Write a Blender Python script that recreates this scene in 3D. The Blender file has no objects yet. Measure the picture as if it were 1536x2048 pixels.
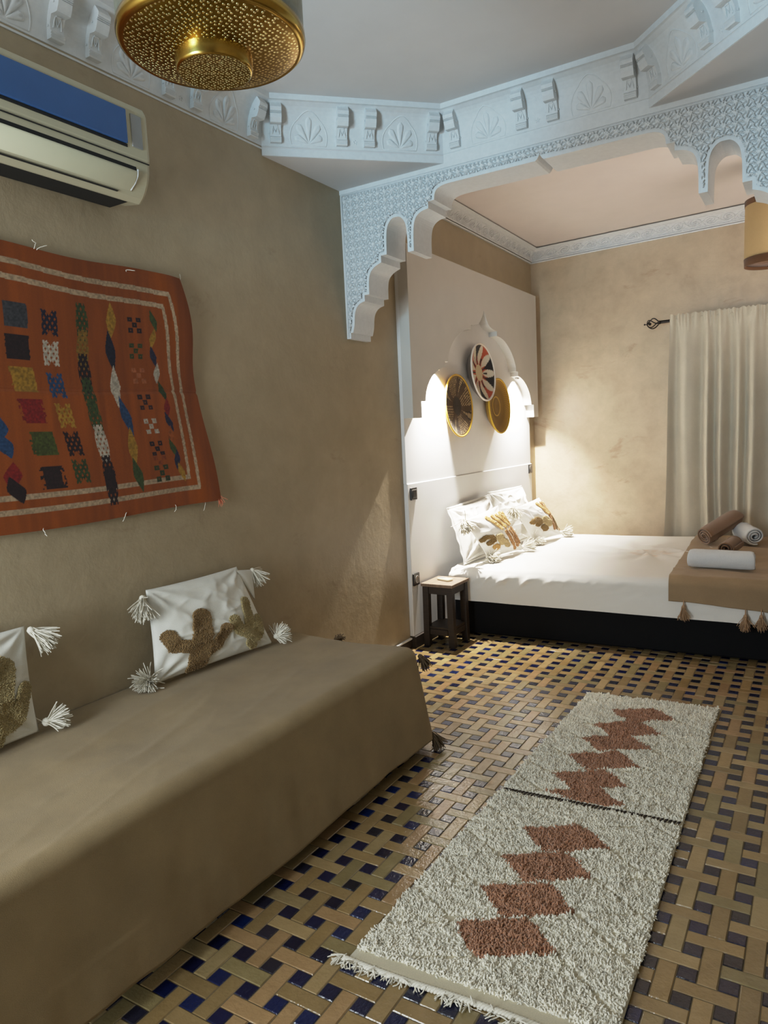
import bpy, bmesh, math, random
import numpy as np
from mathutils import Vector, Matrix
from mathutils.geometry import tessellate_polygon
random.seed(7); RNG = np.random.default_rng(7)
COL = bpy.context.scene.collection
pi = math.pi

# ------------------------------------------------------------------ helpers
def lin(r, g, b):
    f = lambda c: (c/255/12.92) if c/255 <= .04045 else ((c/255+.055)/1.055)**2.4
    return (f(r), f(g), f(b), 1.0)
def L3(r, g, b): return np.array(lin(r, g, b)[:3])

def hash2(ix, iy, s):
    n = (ix*374761393 + iy*668265263 + s*974711) & 0x7fffffff
    n = ((n ^ (n >> 13))*1274126177) & 0x7fffffff
    n = n ^ (n >> 16)
    return (n & 0xffff)/65535.0
def vnoise(x, y, s=0):
    x = np.asarray(x, float); y = np.asarray(y, float)
    ix = np.floor(x).astype(np.int64); iy = np.floor(y).astype(np.int64)
    fx = x-ix; fy = y-iy; fx = fx*fx*(3-2*fx); fy = fy*fy*(3-2*fy)
    a = hash2(ix, iy, s); b = hash2(ix+1, iy, s); c = hash2(ix, iy+1, s); d = hash2(ix+1, iy+1, s)
    return (a*(1-fx)+b*fx)*(1-fy)+(c*(1-fx)+d*fx)*fy
def fbm(x, y, s=0, o=4):
    t = 0; a = .5; k = 1
    for i in range(o):
        t = t+a*(vnoise(np.asarray(x)*k, np.asarray(y)*k, s+i*17)-.5); a *= .5; k *= 2.03
    return t
def ridged(x, y, s=0, o=2):
    t = 0; a = 1; k = 1
    for i in range(o):
        t = t+a*(1-np.abs(2*vnoise(np.asarray(x)*k, np.asarray(y)*k, s+i*31)-1))**3; a *= .5; k *= 2.1
    return t

def mesh_obj(name, V, F, mat, parent=None, smooth=True, col=None):
    me = bpy.data.meshes.new(name)
    V = np.asarray(V, dtype=np.float32).reshape(-1, 3)
    if isinstance(F, np.ndarray):
        n = F.shape[1]; m = F.shape[0]
        me.vertices.add(len(V)); me.vertices.foreach_set('co', V.ravel())
        me.loops.add(m*n); me.loops.foreach_set('vertex_index', F.astype(np.int32).ravel())
        me.polygons.add(m)
        me.polygons.foreach_set('loop_start', np.arange(0, m*n, n, dtype=np.int32))
        me.polygons.foreach_set('loop_total', np.full(m, n, dtype=np.int32))
        me.update(calc_edges=True)
    else:
        me.from_pydata([tuple(v) for v in V.tolist()], [], [tuple(f) for f in F]); me.update()
    me.polygons.foreach_set('use_smooth', np.full(len(me.polygons), bool(smooth)))
    if col is not None:
        ca = me.color_attributes.new('Col', 'FLOAT_COLOR', 'POINT')
        c = np.ones((len(V), 4), dtype=np.float32); c[:, :3] = col
        ca.data.foreach_set('color', c.ravel())
    me.validate()
    if mat: me.materials.append(mat)
    o = bpy.data.objects.new(name, me); COL.objects.link(o)
    if parent: o.parent = parent
    return o
def from_bm(name, bm, mat, parent=None, smooth=False):
    me = bpy.data.meshes.new(name); bm.normal_update(); bm.to_mesh(me); bm.free()
    if smooth: me.polygons.foreach_set('use_smooth', np.ones(len(me.polygons), dtype=bool))
    me.materials.append(mat)
    o = bpy.data.objects.new(name, me); COL.objects.link(o)
    if parent: o.parent = parent
    return o
def thing(name, label, cat, loc=(0, 0, 0), group=None):
    o = bpy.data.objects.new(name, None); COL.objects.link(o); o.location = loc
    o.empty_display_size = .05
    tag(o, label, cat, group); return o
def tag(o, label, cat, group=None):
    o['label'] = label; o['category'] = cat
    if group: o['group'] = group
    return o
def struct(o): o['kind'] = 'structure'; return o
def inv(o, V):  # world vertices -> local to an un-rotated empty
    return np.asarray(V, float)-np.array(o.location)

def boxbm(bm, x0, x1, y0, y1, z0, z1, bev=0, seg=2):
    r = bmesh.ops.create_cube(bm, size=1)
    vs = r['verts']
    for v in vs:
        v.co = Vector((x0+(v.co.x+.5)*(x1-x0), y0+(v.co.y+.5)*(y1-y0), z0+(v.co.z+.5)*(z1-z0)))
    if bev:
        es = list({e for v in vs for e in v.link_edges})
        bmesh.ops.bevel(bm, geom=es, offset=bev, segments=seg, profile=.5, affect='EDGES')
def box(name, x0, x1, y0, y1, z0, z1, mat, parent=None, bev=.003, seg=2):
    bm = bmesh.new(); o = np.array(parent.location) if parent else np.zeros(3)
    boxbm(bm, x0-o[0], x1-o[0], y0-o[1], y1-o[1], z0-o[2], z1-o[2], bev, seg)
    return from_bm(name, bm, mat, parent)
def gridF(nu, nv, cu=False):
    i = np.arange(nu-1 if not cu else nu)[:, None]; j = np.arange(nv-1)[None, :]
    i2 = (i+1) % nu
    return np.stack([i*nv+j, i2*nv+j, i2*nv+j+1, i*nv+j+1], -1).reshape(-1, 4)
def tube(pts, rad, sides=8, cap=True):
    pts = np.asarray(pts, float); n = len(pts); rad = np.broadcast_to(rad, n)
    T = np.gradient(pts, axis=0); T /= np.linalg.norm(T, axis=1)[:, None]+1e-12
    up = np.array([0, 0, 1.0]) if abs(T[0, 2]) < .9 else np.array([1.0, 0, 0])
    V = []
    N = np.cross(T[0], up); N /= np.linalg.norm(N)
    for k in range(n):
        N = N-T[k]*N.dot(T[k]); N /= np.linalg.norm(N); B = np.cross(T[k], N)
        a = np.arange(sides)/sides*2*pi
        V.append(pts[k]+rad[k]*(np.cos(a)[:, None]*N+np.sin(a)[:, None]*B))
    V = np.concatenate(V); F = []
    for k in range(n-1):
        for s in range(sides):
            t = (s+1) % sides; F.append((k*sides+s, k*sides+t, (k+1)*sides+t, (k+1)*sides+s))
    if cap:
        F.append(tuple(range(sides))[::-1]); F.append(tuple((n-1)*sides+s for s in range(sides)))
    return V, F
def merge(parts):
    V = []; F = []; o = 0
    for v, f in parts:
        V.append(np.asarray(v, float)); F += [tuple(int(i)+o for i in q) for q in f]; o += len(v)
    return np.concatenate(V), F
def lathe(prof, n=64, c=(0, 0, 0)):
    P = np.asarray(prof, float); a = np.arange(n)/n*2*pi
    V = np.stack([np.outer(np.cos(a), P[:, 0]), np.outer(np.sin(a), P[:, 0]), np.tile(P[:, 1], (n, 1))], -1)+np.array(c)
    return V.reshape(-1, 3), gridF(n, len(P), True)
def prism(poly, axis, a, b):
    """extrude a 2-D polygon along axis ('x','y','z') between a and b"""
    q = []
    for p_ in poly:
        if not q or math.hypot(p_[0]-q[-1][0], p_[1]-q[-1][1]) > 1e-5: q.append(p_)
    if math.hypot(q[0][0]-q[-1][0], q[0][1]-q[-1][1]) < 1e-5: q.pop()
    poly = q
    bm = bmesh.new(); P = {'x': lambda p, t: (t, p[0], p[1]), 'y': lambda p, t: (p[0], t, p[1]), 'z': lambda p, t: (p[0], p[1], t)}[axis]
    v0 = [bm.verts.new(P(p, a)) for p in poly]; v1 = [bm.verts.new(P(p, b)) for p in poly]
    n = len(poly)
    for tr in tessellate_polygon([[Vector((q_[0], q_[1], 0)) for q_ in poly]]):
        bm.faces.new([v0[i] for i in tr]); bm.faces.new([v1[i] for i in tr][::-1])
    for i in range(n): bm.faces.new((v0[i], v1[i], v1[(i+1) % n], v0[(i+1) % n]))
    bmesh.ops.recalc_face_normals(bm, faces=bm.faces)
    return bm
def shift(bm, o):
    for v in bm.verts: v.co -= Vector(o)
    return bm

def tufts(P, N, length, r, tilt, colors, seed=1, bend=.5):
    """short soft yarn ends; P,N (n,3)"""
    g = np.random.default_rng(seed); n = len(P)
    N = N/(np.linalg.norm(N, axis=1)[:, None]+1e-12)
    d = N+g.normal(0, tilt, (n, 3)); d /= np.linalg.norm(d, axis=1)[:, None]
    d2 = d+g.normal(0, bend, (n, 3)); d2 /= np.linalg.norm(d2, axis=1)[:, None]
    Ln = length*g.uniform(.7, 1.25, n)[:, None]
    a = np.where(np.abs(d[:, 2:3]) < .9, np.array([[0, 0, 1.0]]), np.array([[1.0, 0, 0]]))
    u = np.cross(d, a); u /= np.linalg.norm(u, axis=1)[:, None]; w = np.cross(d, u)
    c0 = P; c1 = P+d*Ln*.55; c2 = c1+d2*Ln*.5
    V = np.zeros((n, 12, 3))
    for k, (c, rr) in enumerate(((c0, r), (c1, r*1.15), (c2, r*.7))):
        for s in range(4):
            t = s*pi/2; V[:, k*4+s] = c+rr*(math.cos(t)*u+math.sin(t)*w)
    q = []
    for k in range(2):
        for s in range(4):
            t = (s+1) % 4; q.append((k*4+s, k*4+t, k*4+4+t, k*4+4+s))
    q.append((8, 9, 10, 11)); q = np.array(q)
    F = (np.arange(n)[:, None, None]*12+q[None]).reshape(-1, 4)
    sh = g.uniform(.82, 1.12, n)[:, None]
    C = np.repeat((colors*sh)[:, None, :], 12, 1)
    C[:, :4] *= .84  # roots darkened: shade down between the tufts put into the colour
    return V.reshape(-1, 3), F, C.reshape(-1, 3)

def strands(n, root, axis, length, spread, r=.0016, seed=0, grav=0.0, bias=None, sides=4, steps=6, floor=None):
    g = np.random.default_rng(seed); axis = np.array(axis, float); axis /= np.linalg.norm(axis)
    parts = []
    for i in range(n):
        d = axis+g.normal(0, spread, 3); d /= np.linalg.norm(d)
        p = np.array(root, float)+g.normal(0, .004, 3); pts = [p.copy()]
        l = length*g.uniform(.75, 1.1)/steps
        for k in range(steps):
            d = d+np.array([0, 0, -grav])+g.normal(0, .06, 3); d /= np.linalg.norm(d)
            p = p+d*l
            if floor is not None and p[2] < floor: p[2] = floor+abs(g.normal(0, .002))
            pts.append(p.copy())
        parts.append(tube(pts, [r]*(steps)+[r*.8], sides, False))
    return parts
def tassel(name, root, axis, length, spread, mat, parent, n=60, r=.0022, seed=0, grav=.05, knot=.011, floor=None):
    parts = strands(n, root, axis, length, spread, r, seed, grav, floor=floor)
    V, F = lathe([(0.0001, -knot), (knot*.7, -knot*.7), (knot, 0), (knot*.7, knot*.7), (.0001, knot)], 10, root)
    V2, F2 = merge(parts)
    o = mesh_obj(name, inv(parent, V2), F2, mat, parent)
    mesh_obj('knot', inv(parent, V), F, mat, o); return o

# ------------------------------------------------------------------ materials
def newmat(name):
    m = bpy.data.materials.new(name); m.use_nodes = True
    nt = m.node_tree; nt.nodes.clear()
    out = nt.nodes.new('ShaderNodeOutputMaterial'); b = nt.nodes.new('ShaderNodeBsdfPrincipled')
    nt.links.new(b.outputs[0], out.inputs[0]); return m, nt, b
def N(nt, t, **k):
    n = nt.nodes.new(t)
    for a, v in k.items(): setattr(n, a, v)
    return n
def texco(nt, scale=None):
    g = N(nt, 'ShaderNodeNewGeometry')
    if scale is None: return g.outputs['Position']
    mp = N(nt, 'ShaderNodeMapping'); mp.inputs['Scale'].default_value = scale
    nt.links.new(g.outputs['Position'], mp.inputs[0]); return mp.outputs[0]
def objco(nt, scale=(1, 1, 1)):
    g = N(nt, 'ShaderNodeTexCoord'); mp = N(nt, 'ShaderNodeMapping'); mp.inputs['Scale'].default_value = scale
    nt.links.new(g.outputs['Object'], mp.inputs[0]); return mp.outputs[0]
def noise(nt, v, scale, det=4, rough=.55, dist=0):
    n = N(nt, 'ShaderNodeTexNoise'); n.inputs['Scale'].default_value = scale; n.inputs['Detail'].default_value = det
    n.inputs['Roughness'].default_value = rough; n.inputs['Distortion'].default_value = dist
    nt.links.new(v, n.inputs['Vector']); return n.outputs['Fac']
def ramp(nt, f, stops):
    r = N(nt, 'ShaderNodeValToRGB'); e = r.color_ramp.elements
    while len(e) < len(stops): e.new(.5)
    for i, (p, c) in enumerate(stops): e[i].position = p; e[i].color = c
    nt.links.new(f, r.inputs[0]); return r.outputs[0]
def mixc(nt, f, a, b, mode='MIX'):
    m = N(nt, 'ShaderNodeMix', data_type='RGBA', blend_type=mode)
    for s, v in ((0, f), (6, a), (7, b)):
        if isinstance(v, (int, float)): m.inputs[s].default_value = v
        elif isinstance(v, tuple): m.inputs[s].default_value = v
        else: nt.links.new(v, m.inputs[s])
    return m.outputs[2]
def bump(nt, b, h, strength=.3, dist=.01):
    n = N(nt, 'ShaderNodeBump'); n.inputs['Strength'].default_value = strength; n.inputs['Distance'].default_value = dist
    nt.links.new(h, n.inputs['Height']); nt.links.new(n.outputs[0], b.inputs['Normal']); return n
def setp(b, **k):
    for a, v in k.items(): b.inputs[a.replace('_', ' ')].default_value = v
def plain(name, c, rough=.6, metal=0, nscale=0, nstr=.1, var=.06, bdist=.004, sheen=0, spec=.5):
    m, nt, b = newmat(name); setp(b, Roughness=rough, Metallic=metal)
    b.inputs['Specular IOR Level'].default_value = spec
    v = texco(nt); f = noise(nt, v, nscale or 6, 4)
    lo = tuple(x*(1-var) for x in c[:3])+(1,); hi = tuple(min(1, x*(1+var)) for x in c[:3])+(1,)
    nt.links.new(ramp(nt, f, [(.3, lo), (.7, hi)]), b.inputs['Base Color'])
    if nscale: bump(nt, b, f, nstr, bdist)
    if sheen: b.inputs['Sheen Weight'].default_value = sheen
    return m
def fabric(name, c, weave=420, strength=.25, sheen=.25, var=.1, rough=.9):
    m, nt, b = newmat(name); setp(b, Roughness=rough); b.inputs['Sheen Weight'].default_value = sheen
    b.inputs['Specular IOR Level'].default_value = .2
    v = texco(nt); big = noise(nt, v, 5, 5, .6); fine = noise(nt, texco(nt, (1, 1, 1)), weave, 2, .6)
    lo = tuple(x*(1-var) for x in c[:3])+(1,); hi = tuple(min(1, x*(1+var)) for x in c[:3])+(1,)
    c1 = ramp(nt, big, [(.3, lo), (.7, hi)])
    c2 = mixc(nt, .35, c1, ramp(nt, fine, [(.3, (.55, .55, .55, 1)), (.65, (1, 1, 1, 1))]), 'MULTIPLY')
    nt.links.new(c2, b.inputs['Base Color']); bump(nt, b, fine, strength, .002); return m
def colmat(name, rough=.9, fine=300, strength=.2, sheen=.2, spec=.2, wv=.3):
    m, nt, b = newmat(name); setp(b, Roughness=rough); b.inputs['Sheen Weight'].default_value = sheen
    b.inputs['Specular IOR Level'].default_value = spec
    a = N(nt, 'ShaderNodeAttribute', attribute_name='Col'); f = noise(nt, texco(nt), fine, 2)
    c = mixc(nt, wv, a.outputs['Color'], ramp(nt, f, [(.3, (.5, .5, .5, 1)), (.65, (1, 1, 1, 1))]), 'MULTIPLY')
    nt.links.new(c, b.inputs['Base Color']); bump(nt, b, f, strength, .002); return m

def tadelakt(name, a, bcol, stain, rough=.42, lo=.72):
    m, nt, b = newmat(name)
    v = texco(nt); n1 = noise(nt, v, 1.3, 6, .62, .4); n2 = noise(nt, v, 7, 6, .65, .2); n3 = noise(nt, texco(nt, (1, 1, 2.2)), 2.1, 8, .7, .8)
    c = ramp(nt, n1, [(.3, a), (.7, bcol)])
    c = mixc(nt, .5, c, ramp(nt, n2, [(.25, (lo, lo, lo*.97, 1)), (.7, (1.0, 1.0, 1.0, 1))]), 'MULTIPLY')
    c = mixc(nt, ramp(nt, n3, [(.60, (0, 0, 0, 1)), (.72, (.55, .55, .55, 1))]), c, stain)
    nt.links.new(c, b.inputs['Base Color'])
    r = N(nt, 'ShaderNodeMapRange'); r.inputs[3].default_value = rough-.1; r.inputs[4].default_value = rough+.14
    nt.links.new(n2, r.inputs[0]); nt.links.new(r.outputs[0], b.inputs['Roughness'])
    b.inputs['Specular IOR Level'].default_value = .4
    bump(nt, b, n2, .22, .02); return m

M = {}
M['wall'] = tadelakt('tadelakt_wall', lin(160, 144, 116), lin(176, 160, 132), lin(134, 114, 90))
M['wallb'] = tadelakt('tadelakt_back_wall', lin(184, 164, 138), lin(198, 180, 154), lin(140, 108, 82), .36, .56)
M['ceil'] = plain('ceiling_paint', lin(208, 205, 203), .8, 0, 0, var=.02)
M['ceilb'] = plain('bedroom_ceiling_paint', lin(218, 208, 202), .8, 0, 0, var=.02)
M['plaster'] = plain('white_plaster', lin(212, 214, 214), .62, 0, 45, .06, .04)
M['board'] = plain('headboard_plaster', lin(222, 221, 219), .55, 0, 0, var=.02)
M['acwhite'] = plain('cream_plastic', lin(184, 176, 148), .38, 0, 0, var=.03)
M['acdark'] = plain('dark_vent', lin(14, 14, 14), .7)
M['acblue'] = plain('blue_panel', lin(52, 88, 140), .22, 0, 0, var=.05)
M['acgrey'] = plain('grey_sensor_window', lin(140, 138, 134), .35)
M['black'] = plain('black_fabric', lin(8, 8, 10), .8, 0, 200, .1, spec=.2)
M['switch'] = plain('black_plastic', lin(22, 20, 20), .35)
M['chrome'] = plain('grey_plastic_trim', lin(130, 125, 118), .35)
M['throw'] = fabric('brown_throw', lin(150, 130, 96), 520, .4, .12, .12)
M['throwb'] = fabric('tan_throw', lin(150, 126, 96), 520, .3, .12, .1)
M['tasbrown'] = plain('brown_yarn', lin(92, 74, 52), .9, 0, 300, .3, .2)
M['taslight'] = plain('tan_yarn', lin(160, 128, 96), .9, 0, 300, .3, .2)
M['yarn'] = plain('white_yarn', lin(222, 216, 200), .9, 0, 300, .3, .1)
M['canvas'] = fabric('white_canvas', lin(224, 222, 212), 600, .2, .15, .04)
M['linen'] = fabric('white_bed_linen', lin(226, 222, 214), 700, .1, .1, .025, .8)
M['curtain'] = fabric('linen_curtain', lin(198, 188, 168), 380, .25, .2, .06)
M['colfab'] = colmat('painted_weave')
M['pile'] = colmat('wool_pile', .95, 500, .1, .35, .1, .15)
M['wood'] = None
m, nt, b = newmat('dark_wood'); v = objco(nt, (3, 3, 40)); f = noise(nt, v, 3, 6, .6, 1.5)
nt.links.new(ramp(nt, f, [(.3, lin(30, 22, 15)), (.7, lin(52, 38, 26))]), b.inputs['Base Color']); setp(b, Roughness=.55); bump(nt, b, f, .2, .004); M['wood'] = m
m, nt, b = newmat('pale_wood_top'); v = objco(nt, (30, 4, 4)); f = noise(nt, v, 2, 6, .6, 1)  # table top paler than the legs
nt.links.new(ramp(nt, f, [(.3, lin(104, 84, 66)), (.7, lin(140, 116, 94))]), b.inputs['Base Color']); setp(b, Roughness=.6); M['woodtop'] = m
M['iron'] = plain('wrought_iron', lin(34, 28, 26), .5, .6)
M['towelw'] = plain('white_terry', lin(222, 224, 224), .95, 0, 420, .8, .1, .006, .4)
M['towelb'] = plain('brown_terry', lin(126, 90, 56), .95, 0, 420, .8, .2, .006, .4)
M['shade'] = fabric('tan_lamp_shade', lin(176, 148, 104), 500, .2, .1, .05)
M['shadeband'] = fabric('brown_shade_band', lin(98, 68, 44), 500, .2, .1, .12)
M['remote'] = plain('cream_remote_plastic', lin(222, 212, 178), .4)
M['grout'] = plain('grout', lin(92, 78, 54), .8, 0, 60, .1)
M['wicker'] = colmat('woven_basket', .65, 160, .5, .1, .35, .3)

# zellige: colour from attribute, glossy, slightly uneven
m, nt, b = newmat('zellige_glaze')
a = N(nt, 'ShaderNodeAttribute', attribute_name='Col'); f1 = noise(nt, texco(nt), 16, 5, .6); f2 = noise(nt, texco(nt), 70, 3, .6)
c = mixc(nt, .6, a.outputs['Color'], ramp(nt, f1, [(.3, (.72, .7, .66, 1)), (.7, (1.0, 1.0, 1.0, 1))]), 'MULTIPLY')
nt.links.new(c, b.inputs['Base Color'])
r = N(nt, 'ShaderNodeMapRange'); r.inputs[1].default_value = .3; r.inputs[2].default_value = .7; r.inputs[3].default_value = .09; r.inputs[4].default_value = .26
nt.links.new(f1, r.inputs[0]); nt.links.new(r.outputs[0], b.inputs['Roughness'])
ad = N(nt, 'ShaderNodeMath', operation='ADD'); nt.links.new(f1, ad.inputs[0]); nt.links.new(f2, ad.inputs[1])
b.inputs['Specular IOR Level'].default_value = .75; bump(nt, b, ad.outputs[0], .16, .012); M['zellige'] = m

# perforated brass
def brass(name, perf):
    m, nt, b = newmat(name); setp(b, Metallic=1.0)
    base = ramp(nt, noise(nt, texco(nt), 9, 4), [(.3, lin(164, 130, 58)), (.7, lin(200, 164, 84))])
    if perf:
        v = N(nt, 'ShaderNodeTexVoronoi', voronoi_dimensions='2D'); v.inputs['Scale'].default_value = perf; v.inputs['Randomness'].default_value = .55
        nt.links.new(texco(nt), v.inputs['Vector'])
        d = ramp(nt, v.outputs['Distance'], [(.20, (1, 1, 1, 1)), (.30, (0, 0, 0, 1))])
        c = mixc(nt, d, mixc(nt, 1.0, base, (.56, .50, .34, 1), 'MULTIPLY'), lin(255, 232, 164))
        nt.links.new(c, b.inputs['Base Color']); bump(nt, b, d, .9, .006); setp(b, Roughness=.34)
    else:
        nt.links.new(base, b.inputs['Base Color']); setp(b, Roughness=.2)
    return m
M['brassp'] = brass('perforated_brass', 92); M['brass'] = brass('polished_brass', 0); M['brassf'] = brass('fine_perforated_brass', 130)
m = plain('aged_silver_brass', lin(150, 146, 124), .35, .9, 60, .3, .15); M['silver'] = m

# ------------------------------------------------------------------ room shell
XW, YA, ZS, XC = -2.45, 3.64, 2.94, -1.232
YB, TH = 6.90, .22          # back wall, arch wall thickness
XR = 1.0                    # right wall
ZC = 3.2
backy = lambda x: 6.90-.092*(x-XW)

# floor: zellige basket weave, every tile its own bevelled face, all one floor mesh
p = .1036; X0, Y0 = -1.43, 1.4135; w = p/2; g = .0022
Vs = []; Cs = []
def tile(cx, cy, sx, sy, col):
    a, c = RNG.normal(0, .006, 2); h = RNG.normal(0, .0004)
    bx, by = sx/2-g/2, sy/2-g/2; tx, ty = bx-.0022, by-.0022
    for X, Y, Z in ((-bx, -by, -.0025), (bx, -by, -.0025), (bx, by, -.0025), (-bx, by, -.0025), (-tx, -ty, 0), (tx, -ty, 0), (tx, ty, 0), (-tx, ty, 0)):
        Vs.append((cx+X, cy+Y, Z+(h+a*X+c*Y if Z == 0 else 0))); Cs.append(col)
tan = [L3(156, 130, 88), L3(148, 122, 80), L3(164, 139, 97), L3(141, 117, 78), L3(155, 134, 94), L3(139, 123, 84), L3(160, 129, 90)]
blue = [L3(18, 22, 56), L3(16, 18, 44), L3(22, 22, 50), L3(26, 26, 38), L3(18, 30, 72), L3(38, 36, 48)]
i0, i1 = int((XW-X0)/p)-1, int((XR-X0)/p)+1; j0, j1 = int((-1-Y0)/p)-1, int((6.95-Y0)/p)+1
for i in range(i0, i1+1):
    for j in range(j0, j1+1):
        x, y = X0+i*p, Y0+j*p
        if x < XW-.02: continue
        tile(x, y, w, w, blue[RNG.choice(6, p=[.3, .25, .15, .1, .12, .08])]*RNG.uniform(.8, 1.15))
        t1 = tan[RNG.integers(7)]*RNG.uniform(.9, 1.08)
        t2 = tan[RNG.integers(7)]*RNG.uniform(.9, 1.08)
        if (i+j) % 2 == 0: tile(x+w, y+w, w, 3*w, t1)          # long bar across two rows
        else: tile(x+w, y+w, 3*w, w, t2)
V = np.array(Vs); n = len(V)//8
q = np.array([(4, 5, 6, 7), (0, 1, 5, 4), (1, 2, 6, 5), (2, 3, 7, 6), (3, 0, 4, 7)])
F = (np.arange(n)[:, None, None]*8+q[None]).reshape(-1, 4)
floor = struct(mesh_obj('floor', V, F, M['zellige'], None, False, np.array(Cs)))
bm = bmesh.new(); boxbm(bm, XW-.2, XR+.2, -1.2, 7.1, -.15, -.0024)
gb = from_bm('floor_grout', bm, M['grout'], floor)

def wallbox(name, x0, x1, y0, y1, z0, z1, mat): return struct(box(name, x0, x1, y0, y1, z0, z1, mat, None, 0))
wallbox('wall_left', XW-.2, XW, -1.2, 7.1, 0, 3.4, M['wall'])
wallbox('wall_right', XR, XR+.2, -1.2, 7.1, 0, 3.4, M['wall'])
bm = prism([(XW-.2, backy(XW-.2)), (XR+.2, backy(XR+.2)), (XR+.2, 7.3), (XW-.2, 7.3)], 'z', 0, 3.4)
struct(from_bm('wall_back', bm, M['wallb']))
# front wall behind the camera, with a daylight doorway
DX0, DX1, DZ = -2.3, -1.35, 2.35
bm = bmesh.new()
boxbm(bm, XW, DX0, -1.2, -1.0, 0, 3.4); boxbm(bm, DX1, XR, -1.2, -1.0, 0, 3.4); boxbm(bm, DX0, DX1, -1.2, -1.0, DZ, 3.4)
struct(from_bm('wall_front', bm, M['wall']))
# ceilings
wallbox('ceiling', XW-.1, XR+.1, -1.2, YA+.05, ZC, 3.4, M['ceil'])
wallbox('ceiling_bedroom', XW-.1, XR+.1, YA+.05, 7.2, 3.21, 3.4, M['ceilb'])

# octagonal ceiling edge: soffit + cornice
A0, A1 = .69, .685
OCT = [(-2.45, 2.95), (-1.765, 3.64), (-.705, 3.64), (-.014, 2.95), (-.014, -.27), (-.705, -.96), (-1.765, -.96), (-2.45, -.27)]
def soffit(name, poly, mat):
    bm = prism(poly, 'z', ZS, ZC+.01); return struct(from_bm(name, bm, mat))
soffit('ceiling_corner_soffit', [(XW, 2.95), (-1.765, YA), (XW, YA)], M['ceil'])
soffit('ceiling_corner_soffit.001', [(-.705, YA), (-.014, 2.95), (-.014, -.27), (-.705, -.96), (-.705, -1.0), (XR, -1.0), (XR, YA)], M['ceil'])
soffit('ceiling_corner_soffit.002', [(XW, -.27), (XW, -1.0), (-1.765, -1.0), (-1.765, -.96)], M['ceil'])

HC0, HC1, DC = 2.992, 3.172, .12
def cove(z):
    t = np.clip((np.asarray(z, float)-HC0)/(HC1-HC0), 0, 1); return DC*(1-np.sqrt(np.maximum(0, 1-t*t*.94)))
profile = [(0, 2.941), (.004, 2.941), (.004, 2.978), (-.001, 2.979), (-.001, 2.986), (.003, 2.987), (.003, 2.992)]
for k in range(15):
    z = HC0+(HC1-HC0)*k/14; profile.append((float(cove(z))+.003, z))
dl = profile[-1][0]
profile += [(dl+.012, 3.174), (dl+.012, ZC+.006)]
profile = np.array(profile)
OC = np.array(OCT); CEN = OC.mean(0); dlip = dl+.012
def inset(k, d):
    """corner k of the octagon moved inwards by d"""
    a, b, c = OC[k-1], OC[k], OC[(k+1) % 8]
    t1 = (b-a)/np.linalg.norm(b-a); t2 = (c-b)/np.linalg.norm(c-b)
    n1 = np.array([t1[1], -t1[0]]); n2 = np.array([t2[1], -t2[0]])
    return np.linalg.solve(np.array([n1, n2]), [n1@b+d, n2@b+d])
def shell_relief(bm_parts, S, s0, z0, sc):
    """scallop shell of five raised petals with a dotted tip, laid on the cove"""
    def on(s, z, h):
        return S(s, z, h)
    angs = np.radians([-64, -33, 0, 33, 64]); lens = [.058, .078, .088, .078, .058]
    cz = z0-.052*sc
    for a, l in zip(angs, lens):
        l *= sc; nU, nV = 9, 9; V = []
        for iu in range(nU):
            u = iu/(nU-1)
            for iv in range(nV):
                v = iv/(nV-1)*2-1
                wdt = .0175*sc*(u**.8)*math.sqrt(max(0, 1-(max(0, u-.72)/.28)**2)) if u > 0 else 0
                rr = l*u; off = v*wdt
                s = s0+math.sin(a)*rr+math.cos(a)*off; z = cz+math.cos(a)*rr-math.sin(a)*off
                hgt = .001+.010*(1-v*v)**.5*min(1, u*4)*min(1, (1-u)*6+.15)
                if (u-.8)**2/.004+v*v/.12 < 1: hgt -= .006
                if abs(v) > .99: hgt = -.002
                V.append(on(s, z, hgt))
        bm_parts.append((np.array(V), gridF(nU, nV)))
    # outlining rib and stem
    pts = []
    for t in np.linspace(-100, 100, 61):
        a = math.radians(t); k = .098*sc*(1-.0045*abs(t)*.55)*(1+.055*abs(math.cos(math.radians(t*2.9))))
        pts.append(on(s0+math.sin(a)*k*.86, cz+math.cos(a)*k, .002))
    pts = [on(s0, cz-.022*sc, .001)]+pts+[on(s0, cz-.022*sc, .001)]
    bm_parts.append(tube(pts, .0036, 5, False))
    bm_parts.append(tube([on(s0, cz-.03*sc+.001*k, .001) for k in range(-12, 3)], .004, 5, False))
    for sg in (-1, 1):
        bm_parts.append(tube([on(s0+sg*t*.03*sc, cz-.012*sc+.018*sc*t*t-.02*sc*t, .001) for t in np.linspace(0, 1, 8)], .0028, 5, False))
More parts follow.
